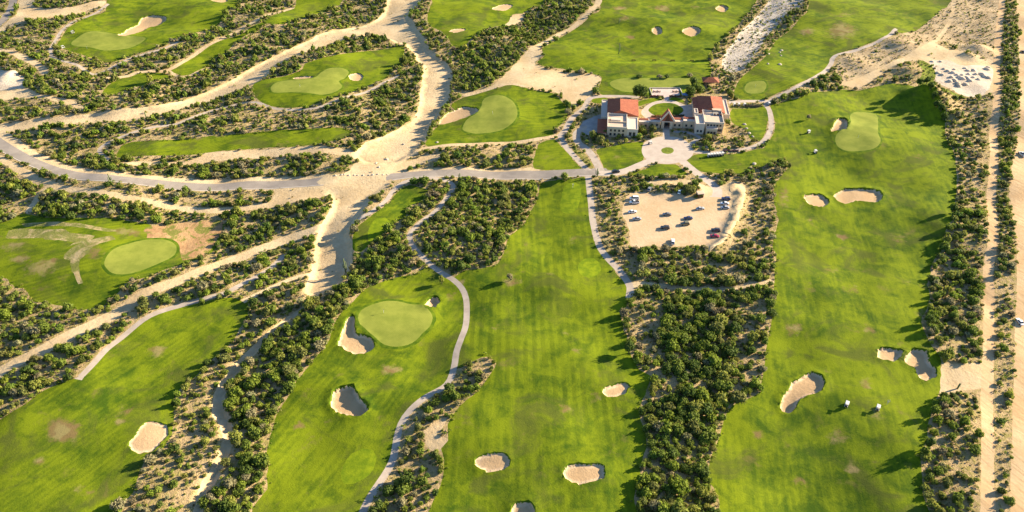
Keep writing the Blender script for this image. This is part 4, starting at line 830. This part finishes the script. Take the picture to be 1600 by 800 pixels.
# ------------------------------------------------------------------ vehicles
def car_mesh(kind, pm):
    """parts dict: name -> list of mesh"""
    L, W, H, hood, cab0, cab1, r = dict(sedan=(4.6, 1.8, 1.45, .85, -1.5, 1.0, .33), suv=(4.7, 1.9, 1.8, 1.05, -2.2, 1.0, .38), pickup=(5.4, 1.95, 1.85, 1.05, -.7, 1.4, .40), van=(5.2, 2.0, 2.1, 1.15, -2.45, 1.7, .36))[kind]
    root = empty(kind, (0, 0, 0))
    b = MB(); a = L / 2; w = W / 2
    prof = [(-a, .35), (-a + .05, hood * .92), (-a + .35, hood), (a - .45, hood * .95), (a - .08, hood * .72), (a, .38)]
    if kind == 'pickup':
        prof = [(-a, .4), (-a + .02, hood), (a - .5, hood * .97), (a - .08, hood * .75), (a, .4)]
    V = [(x, s * w * (.94 if z > .6 else 1), z) for s in (-1, 1) for x, z in prof]; n = len(prof)
    b.add(V, [tuple(range(n)), tuple(range(2 * n - 1, n - 1, -1))] + [(i, (i + 1) % n, n + (i + 1) % n, n + i) for i in range(n)])
    b.build('body', pm, root, bevel=.05)
    g = MB(); g.add([(cab0, -w * .9, hood - .04), (cab1, -w * .9, hood - .04), (cab1, w * .9, hood - .04), (cab0, w * .9, hood - .04),
           (cab0 + .45, -w * .74, H - .06), (cab1 - .75, -w * .74, H - .06), (cab1 - .75, w * .74, H - .06), (cab0 + .45, w * .74, H - .06)],
          [(3, 2, 1, 0), (4, 5, 6, 7), (0, 1, 5, 4), (1, 2, 6, 5), (2, 3, 7, 6), (3, 0, 4, 7)]); g.build('cabin_glass', M['glass'], root)
    MB().box(cab0 + .42, cab1 - .72, -w * .76, w * .76, H - .07, H, .06, .05).build('roof', pm, root, bevel=.02)
    if kind == 'pickup': MB().box(-a + .15, cab0 - .1, -w * .8, w * .8, hood + .004, hood + .03).build('cargo_bed', M['black'], root)
    for sx in (-1, 1):
        for sy in (-1, 1): MB().wheel(sx * (a - .85), sy * (w - .1), r, r, .24).build('wheel', M['tyre'], root)
    for sy in (-1, 1):
        MB().box(a - .12, a + .01, sy * w * .7 - .2, sy * w * .7 + .2, hood * .62, hood * .75).build('headlight', M['lamp'], root)
        MB().box(-a - .01, -a + .1, sy * w * .75 - .15, sy * w * .75 + .15, hood * .68, hood * .85).build('tail_light', M['red_lamp'], root)
    return root
PAINT = {k: paint(k, c) for k, c in dict(white=(.75, .75, .74), silver=(.42, .43, .44), grey=(.20, .20, .20), dark=(.05, .05, .055), navy=(.03, .05, .13), red=(.35, .02, .06), olive=(.16, .15, .09), teal=(.45, .56, .58), black=(.018, .02, .024)).items()}
CARS = [('suv','grey',1015,297,60,'white nosed grey suv at the top of the lot by the bushes'),('van','white',991,311.5,178,'white van, upper one of the white pair'),('pickup','white',991,317.5,180,'white pickup, lower one of the white pair'),
 ('sedan','white',988,332,10,'small white car under the bush below the white pair'),('sedan','silver',995,343,178,'silver sedan alone at the edge of the lot'),('sedan','teal',1061,302,75,'pale teal car nosing up to the bushes'),
 ('sedan','grey',1042,336,175,'grey sedan in the middle of the lot'),('suv','dark',1039,357,172,'dark suv below the grey sedan'),('sedan','navy',1075,342,178,'navy blue sedan directly above the olive jeep'),
 ('suv','olive',1070,351,182,'olive suv with bright windscreen below the navy sedan'),('sedan','silver',1094,327,12,'silver car alone below the small booth'),('suv','navy',1134,312,172,'blue suv, uppermost in the row by the berm'),
 ('sedan','white',1132,319,176,'white sedan in the middle of the row by the berm'),('sedan','silver',1132.5,325.5,178,'silver car, lowest in the row by the berm'),('suv','dark',1118,361,170,'dark suv directly above the red car'),
 ('sedan','red',1116,370,172,'dark red car by the berm'),('suv','white',1051,379,80,'white suv at the lowest edge of the lot'),('suv','black',962,269.5,15,'black suv on the road by the plaza drive'),
 ('sedan','dark',1597,84,88,'dark car far up the wide orange dirt road'),('pickup','white',1596,243,92,'white pickup on the wide orange dirt road'),('sedan','white',1594,502,92,'white car lower on the wide orange dirt road')]
NAMES = dict(sedan='parked_car', suv='parked_suv', pickup='pickup_truck', van='white_van')
for kind, pk, x, y, ang, lab in CARS:
    r = car_mesh(kind, PAINT[pk]); r.name = NAMES[kind]; r.location = ground_at(x, y) + Vector((0, 0, .03)); r.rotation_euler = (0, 0, R_(ang))
    g_ = 'cars in the dirt parking lot' if x < 1500 and x > 970 else None
    tag(r, lab, 'car' if kind in ('sedan', 'suv') else ('pickup' if kind == 'pickup' else 'van'), g_)
def cart():
    r = empty('golf_cart', (0, 0, 0))
    b = MB().box(-1.2, 1.2, -.6, .6, .3, .5); b.box(.75, 1.25, -.58, .58, .5, .95, .1, .08); b.box(-1.15, -.2, -.58, .58, .5, .8, .05, .02); b.build('body', M['cartw'], r, bevel=.03)
    MB().box(-.75, -.15, -.5, .5, .82, .95).build('seat', M['seat'], r); MB().box(-.85, -.72, -.5, .5, .95, 1.35).build('backrest', M['seat'], r)
    for sx in (-.95, .85):
        for sy in (-.55, .55): MB().tube([(sx, sy, .5), (sx * .8, sy, 1.85)], .035, 5).build('roof_post', M['black'], r)
    MB().box(-1.05, .95, -.68, .68, 1.85, 1.95, .06, .06).build('roof', M['cartw'], r, bevel=.03)
    for sx in (-.85, .85):
        for sy in (-.55, .55): MB().wheel(sx, sy, .24, .24, .2).build('wheel', M['tyre'], r)
    MB().box(-1.45, -1.12, -.45, .45, .5, 1.15, .04, .04).build('bag_rack', M['black'], r)
    return r
proto = cart(); first = True
CARTS = [(1322,634,60,'golf cart alone on the huge fairway between slanting bunker and sapling',None),(1370,641,60,'golf cart beside the pale sapling on the huge fairway',None),(1263,208,40,'golf cart on the fairway near the thin bare tree',None),(1274,238,100,'golf cart on the fairway below the first cart and boot green',None),
 (114,52,30,'golf cart on the far corner fairway beside its cart path',None),(99,76,50,'golf cart at the tip of the far corner fairway',None),(1201,164,100,'golf cart on the cart path bend near the flower bed',None),(1016,225,30,'golf cart at the rim of the round plaza',None)]
CARTS += [(1107 + k * 4.3, 244.8 - k * .45, 95, 'white roofed golf cart in the row on the sloping lawn', 'row of golf carts on the sloping lawn') for k in range(6)]
CARTS += [(x, 165.5, 95, 'golf cart in the row on the pale terrace by the roof annex', 'row of golf carts by the roof annex') for x in (1147, 1154, 1163)]
for x, y, a, l, g_ in CARTS:
    r = proto if first else copy_tree(proto); first = False
    r.location = ground_at(x, y) + Vector((0, 0, .03)); r.rotation_euler = (0, 0, R_(a)); tag(r, l, 'golf cart', g_)
# flagsticks
def flagstick():
    r = empty('flagstick', (0, 0, 0)); MB().tube([(0, 0, 0), (0, 0, 2.4)], .05, 6).build('pole', M['cartw'], r)
    MB().add([(0, -.01, 1.85), (.75, -.01, 1.95), (.75, -.01, 2.3), (0, -.01, 2.35), (0, .01, 1.85), (.75, .01, 1.95), (.75, .01, 2.3), (0, .01, 2.35)], [(0, 1, 2, 3), (7, 6, 5, 4), (0, 4, 5, 1), (1, 5, 6, 2), (2, 6, 7, 3), (3, 7, 4, 0)]).build('flag', M['flag'], r); return r
fp = flagstick()
for k, (x, y, l) in enumerate([(600,491,'large round green'),(137,78,'far corner green'),(1339,220,'boot shaped green'),(470,142,'kidney shaped green'),(770,180,'pear shaped green'),(1180,138,'small round green')]):
    r = fp if k == 0 else copy_tree(fp); r.location = ground_at(x, y); tag(r, 'flagstick standing on the ' + l, 'flagstick')
# black stands put in for the row of small shadows on the range
def stand():
    r = empty('shadow_stand', (0, 0, 0)); MB().box(-1.5, 1.5, -.3, .3, .55, .7).build('top', M['black'], r)
    for sx in (-1.3, 1.3): MB().box(sx - .08, sx + .08, -.28, .28, 0, .55).build('leg', M['black'], r)
    MB().box(-1.4, 1.4, -.06, .06, .7, 1.1).build('rail', M['wood'], r); return r
sp = stand()
for k, x in enumerate((990, 1022, 1051, 1081)):
    r = sp if k == 0 else copy_tree(sp); r.location = ground_at(x, 94.5); tag(r, 'dark low stand put in for a small shadow on the driving range', 'stand', 'stands put in for shadows on the driving range')

# ------------------------------------------------------------------ clubhouse
PHI = R_(6.5); O2 = G(1042, 205); eu = np.array([math.cos(PHI), -math.sin(PHI)]); ev = np.array([math.sin(PHI), math.cos(PHI)])
def Lc(px, py, h=0):
    d = G(px, py, h) - O2; return float(d @ eu), float(d @ ev)
def bl(x0, x1, yf, yb, h):
    u0, v0 = Lc(x0, yf, h); u1, _ = Lc(x1, yf, h); _, v1 = Lc((x0 + x1) / 2, yb, h); return u0, u1, v0, v1
def root(name, label, cat='building', g=None):
    return tag(empty(name, (O2[0], O2[1], 0), -PHI), label, cat, g)
def block(par, u0, u1, v0, v1, h, z0=0, wall='stucco', parapet=.5, roof='rooftop', nm='wall'):
    MB().box(u0, u1, v0, v1, z0 - .3, h).build(nm, M[wall], par)
    if parapet:
        t = .35; b = MB(); b.box(u0 - .06, u1 + .06, v0 - .06, v0 + t, h + .003, h + parapet); b.box(u0 - .06, u1 + .06, v1 - t, v1 + .06, h + .003, h + parapet)
        b.box(u0 - .06, u0 + t, v0 + t + .003, v1 - t - .003, h + .003, h + parapet); b.box(u1 - t, u1 + .06, v0 + t + .003, v1 - t - .003, h + .003, h + parapet); b.build('parapet', M['white'], par)
        MB().box(u0 + t + .01, u1 - t - .01, v0 + t + .01, v1 - t - .01, h - .1, h + .06).build('flat_roof', M[roof], par)
def windows(par, u0, u1, v, zs, n, w=1.1, h=1.5, name='window'):
    for k in range(n):
        c = u0 + (u1 - u0) * (k + .5) / n
        f = MB().box(c - w / 2 - .1, c + w / 2 + .1, v - .07, v + .02, zs - .1, zs + h + .1).build(name, M['wood'], par)
        MB().box(c - w / 2, c + w / 2, v - .09, v + .0, zs, zs + h).build('pane', M['glass'], f)
def hall(par, u0, u1, v0, v1, eave, ridge, ru, hip, over=.6):
    MB().box(u0 + .5, u1 - .5, v0, v1 - .5, -.3, eave).build('wall', M['stucco'], par)
    a0, a1, b0, b1 = u0 - over + .5, u1 + over - .5, v0, v1 + over - .5
    V = [(a0, b0, eave), (a1, b0, eave), (a1, b1, eave), (a0, b1, eave), (ru, b0, ridge), (ru, b1 - hip, ridge)]
    V += [(x, y, z - .25) for x, y, z in V[:4]]
    MB().add(V, [(0, 4, 5, 3), (1, 2, 5, 4), (2, 3, 5), (0, 1, 4), (6, 7, 1, 0), (7, 8, 2, 1), (8, 9, 3, 2), (9, 6, 0, 3), (9, 8, 7, 6)]).build('roof', M['tile'], par)
    MB().tube([(ru, b0, ridge + .05), (ru, b1 - hip, ridge + .05)], .18, 6).build('ridge_cap', M['tile'], par)
W1 = root('clubhouse_wing', 'clubhouse wing with red tiled hip roof beside the service yard')
u0, u1, v0, v1 = bl(949, 980, 199.5, 179, 6.2)
ua, ub, va, vb = bl(980, 997, 199.5, 183, 6.2)
block(W1, u0, u1 - .0, v0, v1, 6.2, parapet=.9)
MB().box(u0 + 2, u1 - 4, v0 + 8.5, v0 + 11.5, 6.2, 7.3).build('skylight', M['white'], W1)
MB().box(u0 + .36, u1 - .36, v0 + 6.9, v0 + 7.3, 6.27, 7.0).build('roof_divider', M['stucco'], W1)
block(W1, u1 + .01, ub, v0 + .3, vb, 5.6, wall='white', parapet=.4, roof='white', nm='side_wall')
windows(W1, u0 + 1, u1 - 1, v0, 1.2, 4); windows(W1, u0 + 1, u1 - 1, v0, 4.0, 4, 1.0, 1.2); windows(W1, u1 + 1, ub - 1, v0 + .3, 1.5, 2, 1.4, 2.2)
h0, h1, _, hv1 = bl(949, 998, 181, 154, 6.0)
hall(W1, h0, h1, v1 + .01, hv1, 5.6, 9.2, h0 + (h1 - h0) * .40, 7)
windows(W1, h1 - .52, h1 - .5, v1, 1, 1)
au0, au1, av0, av1 = bl(939.5, 949, 181, 157, 3.6)
block(W1, au0, h0 + .49, v1 + .5, av1, 3.6, wall='white', parapet=.5, roof='white', nm='annex_wall')
MB().box(au0 + 1.2, au0 + 2.6, v1 + .4, v1 + .5, 0, 2.3).build('door', M['wood'], W1)
SS = root('service_shed', 'low brown roofed service shed in the shade of the clubhouse', 'shed')
sh0, sh1, sv0, sv1 = bl(934, 948.5, 207, 186, 3.0)
MB().box(sh0, sh1 - .3, sv0, sv1, -.3, 2.8).build('wall', M['stucco'], SS)
MB().box(sh0 - .4, sh1 - .1, sv0 - .4, sv1 + .3, 2.81, 3.05, .2, .2).build('roof', M['tile'], SS)
windows(SS, sh0 + .5, sh1 - .8, sv0, .9, 2, 1.2, 1.1)
W2 = root('clubhouse_wing', 'clubhouse wing with dark annex and roof terrace nearest the cart path')
e0, e1, f0, f1 = bl(1087.5, 1101, 195, 173, 6.2)
block(W2, e0, e1, f0, f1 - 6, 6.2, wall='white', parapet=.9, roof='white')
block(W2, e0, e1 - 3, f1 - 5.99, f1, 7.2, wall='stucco', parapet=.5, nm='tower_wall')
g0, g1, k0, k1 = bl(1102, 1131, 192, 174, 6.6)
block(W2, e1 + .01, g1, k0, k1, 6.6, parapet=.8)
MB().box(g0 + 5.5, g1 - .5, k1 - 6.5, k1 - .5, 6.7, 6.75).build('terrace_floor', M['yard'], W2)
for k in range(3):
    MB().box(g0 + 6.2 + k * 1.9, g0 + 7.2 + k * 1.9, k1 - 5.6, k1 - 4.6, 6.76, 7.5).build('terrace_seat', M['wood'], W2)
MB().box(g0 + 5.2, g1 - .4, k1 - 2.6, k1 - .4, 8.7, 8.85).build('terrace_canopy', M['stucco'], W2)
for x in (g0 + 5.3, g1 - .6): MB().box(x, x + .2, k1 - 2.6, k1 - 2.4, 6.7, 8.7).build('canopy_post', M['wood'], W2)
m0, m1, n0, n1 = bl(1104, 1121, 201.5, 194, 4.2)
block(W2, m0, m1, n0, k0 - .01, 4.0, wall='stucco', parapet=.6, roof='patio', nm='porch_wall')
windows(W2, m0 + .6, m1 - .6, n0, 1.0, 3); windows(W2, e0 + .6, e1 - .6, f0, 1.4, 2, 1.0, 1.3); windows(W2, m1 + .6, g1 - .6, k0, 1.2, 2); windows(W2, g0 + 1, g1 - 1, k0, 4.6, 5, 1, 1.1)
r0, r1, _, rv1 = bl(1094.5, 1134, 178, 150, 6.0)
hall(W2, r0, r1, k1 + .01, rv1, 5.6, 9.2, r0 + (r1 - r0) * .47, 7)
s0, s1, t0, t1 = bl(1085, 1094, 171, 153, 4.5)
MB().box(s0, r0 + .49, f1 + .02, t1, -.3, 4.4).build('annex_wall', M['stucco'], W2)
MB().add([(s0 - .4, f1 + .02, 4.4), (r0 + .45, f1 + .02, 5.4), (r0 + .45, t1 + .4, 5.4), (s0 - .4, t1 + .4, 4.4), (s0 - .4, f1 + .02, 4.2), (r0 + .45, f1 + .02, 4.2), (r0 + .45, t1 + .4, 4.2), (s0 - .4, t1 + .4, 4.2)],
         [(0, 1, 2, 3), (7, 6, 5, 4), (0, 4, 5, 1), (1, 5, 6, 2), (2, 6, 7, 3), (3, 7, 4, 0)]).build('annex_roof', M['tile'], W2)
_, q1, _, _ = bl(1133, 1139.5, 178, 150, 3.6)
block(W2, r1 - .49, q1, k1 + 1, rv1 - .5, 4.0, wall='white', parapet=.5, roof='white', nm='side_wall')
MB().box(q1 - .02, q1 + .08, k1 + 4, k1 + 5.4, 0, 2.3).build('door', M['wood'], W2)
GT = root('entrance_gate', 'gabled entrance gate between the two clubhouse wings', 'gatehouse')
gu0, gv0 = Lc(1032.5, 201); gu1, _ = Lc(1050, 201); gm_ = (gu0 + gu1) / 2
MB().box(gu0, gu0 + 1.7, gv0, gv0 + 5.5, -.3, 4.6).build('wall', M['stucco'], GT); MB().box(gu1 - 1.7, gu1, gv0, gv0 + 5.5, -.3, 4.6).build('wall', M['stucco'], GT)
MB().box(gu0 + 1.71, gu1 - 1.71, gv0 + 4.5, gv0 + 5.3, -.3, 4.0).build('screen_wall', M['wood'], GT)
MB().box(gu0 - .05, gu1 + .05, gv0 - .05, gv0 + .5, 4.61, 5.2).build('lintel', M['white'], GT)
MB().box(gm_ - .9, gm_ + .9, gv0 + 4.4, gv0 + 4.5, 0, 2.6).build('door', M['glass'], GT)
rz0, rz1 = 5.2, 11.2
MB().add([(gu0 - .5, gv0 + .1, rz0), (gm_, gv0 + .1, rz1), (gu1 + .5, gv0 + .1, rz0), (gu0 - .5, gv0 + 6, rz0), (gm_, gv0 + 6, rz1), (gu1 + .5, gv0 + 6, rz0)], [(0, 1, 4, 3), (1, 2, 5, 4), (2, 1, 0), (3, 4, 5), (0, 3, 5, 2)]).build('roof', M['tile'], GT)
for s in (-1, 1):
    x0 = gm_ + s * ((gu1 - gu0) / 2 + .5)
    MB().add([(x0, gv0 - .25, rz0 - .1), (gm_, gv0 - .25, rz1 - .05), (gm_, gv0 - .25, rz1 + 1.5), (x0 + s * .8, gv0 - .25, rz0 + .5), (x0, gv0 + .08, rz0 - .1), (gm_, gv0 + .08, rz1 - .05), (gm_, gv0 + .08, rz1 + 1.5), (x0 + s * .8, gv0 + .08, rz0 + .5)],
             [(0, 1, 2, 3), (7, 6, 5, 4), (0, 4, 5, 1), (1, 5, 6, 2), (2, 6, 7, 3), (3, 7, 4, 0)]).build('barge_board', M['white'], GT)
MB().add([(gm_ - 1.6, gv0 - .02, rz0 + .2), (gm_ + 1.6, gv0 - .02, rz0 + .2), (gm_, gv0 - .02, rz1 - .9), (gm_ - 1.6, gv0 + .09, rz0 + .2), (gm_ + 1.6, gv0 + .09, rz0 + .2), (gm_, gv0 + .09, rz1 - .9)], [(0, 1, 2), (5, 4, 3), (0, 3, 4, 1), (1, 4, 5, 2), (2, 5, 3, 0)]).build('gable_panel', M['wood'], GT)
def arcade(x0, x1, yf, yb, h, label, wall='stucco', nw=2):
    r = root('gallery_wall', label, 'building'); a, b, c, d = bl(x0, x1, yf, yb, h)
    MB().box(a, b, c, d, -.3, h).build('wall', M[wall], r)
    MB().box(a - .1, b + .1, c - .25, d + .25, h + .003, h + .3).build('coping', M['white'], r)
    MB().box(a + .3, b - .3, (c + d) / 2, d + .1, h + .31, h + .6).build('tile_strip', M['tile'], r)
    windows(r, a + .5, b - .5, c, 1.3, nw, 1.0, 1.3)
arcade(998.5, 1014, 190.5, 186, 4.2, 'low gallery wall joining the tiled wing near the service yard')
arcade(1014.6, 1032, 190, 185.5, 4.0, 'gallery wall between olive tree and entrance gate')
arcade(1050.6, 1067, 190, 185, 4.3, 'gallery wall with orange tile strip beside the entrance gate')
arcade(1068, 1086.8, 189, 184, 5.0, 'tall gallery wall joining the wing with dark annex')
PL = tag(empty('garden_palapa', (*G(1109, 131), 0), -PHI), 'small red roofed pavilion behind the dark annex', 'pavilion')
for sx in (-4.2, 4.2):
    for sy in (-3, 3): MB().box(sx - .2, sx + .2, sy - .2, sy + .2, -.3, 2.8).build('post', M['wood'], PL)
MB().add([(-5.6, -4, 2.8), (5.6, -4, 2.8), (5.6, 4, 2.8), (-5.6, 4, 2.8), (-1.6, 0, 5.0), (1.6, 0, 5.0)], [(0, 1, 5, 4), (1, 2, 5), (2, 3, 4, 5), (3, 0, 4), (3, 2, 1, 0)]).build('roof', M['tile'], PL)
MB().box(-3.5, 3.5, 1.5, 2.0, 0, 2.6).build('back_wall', M['stucco'], PL)
KB = tag(empty('parking_booth', ground_at(1093, 308), R_(8)), 'small tan roofed booth at the parking lot entrance', 'booth')
MB().box(-1.6, 1.6, -1.3, 1.3, -.2, 2.4).build('wall', M['wood'], KB); MB().box(-2.1, 2.1, -1.8, 1.8, 2.41, 2.65, .3, .3).build('roof', M['stucco'], KB)
MB().box(-1.0, 1.0, -1.36, -1.29, 1.0, 1.9).build('window', M['glass'], KB); MB().box(1.29, 1.36, -.4, .5, 0, 2.0).build('door', M['white'], KB)
# patio furniture and walls
pw = tag(empty('patio_wall', (*G(1040.5, 145), 0)), 'low pale wall round the raised patio', 'wall')
a0 = G(1019, 150) - G(1040.5, 145); a1 = G(1062, 139.5) - G(1040.5, 145)
MB().box(a0[0], a1[0], a1[1] + .4, a1[1] + .8, -.2, 1.0).build('back_wall', M['white'], pw)
MB().box(a0[0] - .4, a0[0], a0[1], a1[1] + .8, -.2, .9).build('side_wall', M['white'], pw); MB().box(a1[0], a1[0] + .4, a0[1], a1[1] + .8, -.2, .9).build('side_wall', M['white'], pw)
def table():
    r = empty('patio_table', (0, 0, 0)); MB().tube([(0, 0, .7), (0, 0, .76)], .75, 14).build('table_top', M['wood'], r); MB().tube([(0, 0, 0), (0, 0, .7)], .08, 6).build('leg', M['black'], r); return r
def chair():
    r = empty('patio_chair', (0, 0, 0)); MB().box(-.25, .25, -.25, .25, .42, .5).build('seat', M['black'], r); MB().box(.2, .27, -.25, .25, .5, .95).build('backrest', M['black'], r)
    for sx in (-.22, .22):
        for sy in (-.22, .22): MB().box(sx - .03, sx + .03, sy - .03, sy + .03, 0, .42).build('leg', M['black'], r)
    return r
tp, cp = table(), chair(); ft = True
for (x, y) in [(1023,144.5),(1029,144.5),(1053,144.5),(1059,144.5)]:
    p = G(x, y); side = 'beside the dark round tree' if x < 1040 else 'beside the green trees'
    t_ = tp if ft else copy_tree(tp); t_.location = (p[0], p[1], .05); tag(t_, 'dark round patio table ' + side, 'table', 'patio tables ' + side)
    for k in range(4):
        c_ = cp if (ft and k == 0) else copy_tree(cp); a = k * PI / 2 + .5
        c_.location = (p[0] + math.cos(a) * 1.15, p[1] + math.sin(a) * 1.15, .05); c_.rotation_euler = (0, 0, a); tag(c_, 'dark patio chair ' + side, 'chair', 'patio chairs ' + side)
    ft = False
# flowering hedges and patio umbrella
def hedge(label, px, py, w, d, h, mat, cat='hedge'):
    p = ground_at(px, py); g = np.random.default_rng(int(px)); n = int(w * 26); P0 = np.column_stack([g.uniform(-w / 2, w / 2, n), g.uniform(-d / 2, d / 2, n), g.uniform(.1, h, n)])
    V = []; Fs = []
    for k, c in enumerate(P0):
        t = g.normal(size=3); t /= np.linalg.norm(t); b = np.cross(t, g.normal(size=3)); b /= np.linalg.norm(b); s = .28
        V += [c - t * s, c - b * s, c + t * s, c + b * s]; Fs.append((4 * k, 4 * k + 1, 4 * k + 2, 4 * k + 3))
    e_ = tag(empty('flower_hedge', p), label, cat); link('foliage', leafmesh('foliage', np.array(V), np.array(Fs), np.tile(mat, (len(V), 1)) * g.uniform(.6, 1.4, (len(V), 1))), e_)
    MB().box(-w / 2 + .1, w / 2 - .1, -d / 2 + .1, d / 2 - .1, 0, h * .7).build('branches', M['bark'], e_)
hedge('dark red hedge in front of the patio near the dark round tree', 1026, 151.5, 9, 1.2, 1.1, (.14, .03, .04))
hedge('dark red hedge in front of the patio near the green trees', 1055, 151.5, 8, 1.2, 1.1, (.12, .04, .03))
hedge('orange flowering hedge behind the gate gable', 1026, 183, 7, 1.5, 1.3, (.25, .09, .02))
hedge('dark green hedge behind the gate beside the ring path', 1059, 182, 8, 1.5, 1.4, (.03, .06, .015))
hedge('purple flower bed planting beside the cart row', 1142, 236.5, 9, 1.3, 1.0, (.13, .07, .10))
hedge('green planting on the flower bed terrace', 1176, 166.5, 10, 2, 1.8, (.06, .10, .02))
UM = tag(empty('patio_umbrella', ground_at(1070, 152)), 'blue umbrella under the green trees beside the patio', 'umbrella')
MB().tube([(0, 0, 0), (0, 0, 2.9)], .05, 6).build('pole', M['black'], UM)
n = 8; MB().add([(2.1 * math.cos(k * PI / 4), 2.1 * math.sin(k * PI / 4), 2.2) for k in range(n)] + [(0, 0, 3.0)] + [(2.0 * math.cos(k * PI / 4), 2.0 * math.sin(k * PI / 4), 2.1) for k in range(n)] + [(0, 0, 2.85)],
    [(k, (k + 1) % n, 8) for k in range(n)] + [(9 + (k + 1) % n, 9 + k, 17) for k in range(n)] + [(k, 9 + k, 9 + (k + 1) % n, (k + 1) % n) for k in range(n)]).build('canopy', flat('blue_canvas', (.08, .16, .32)), UM)
print('shrubs', len(cand), 'tris', len(FX))
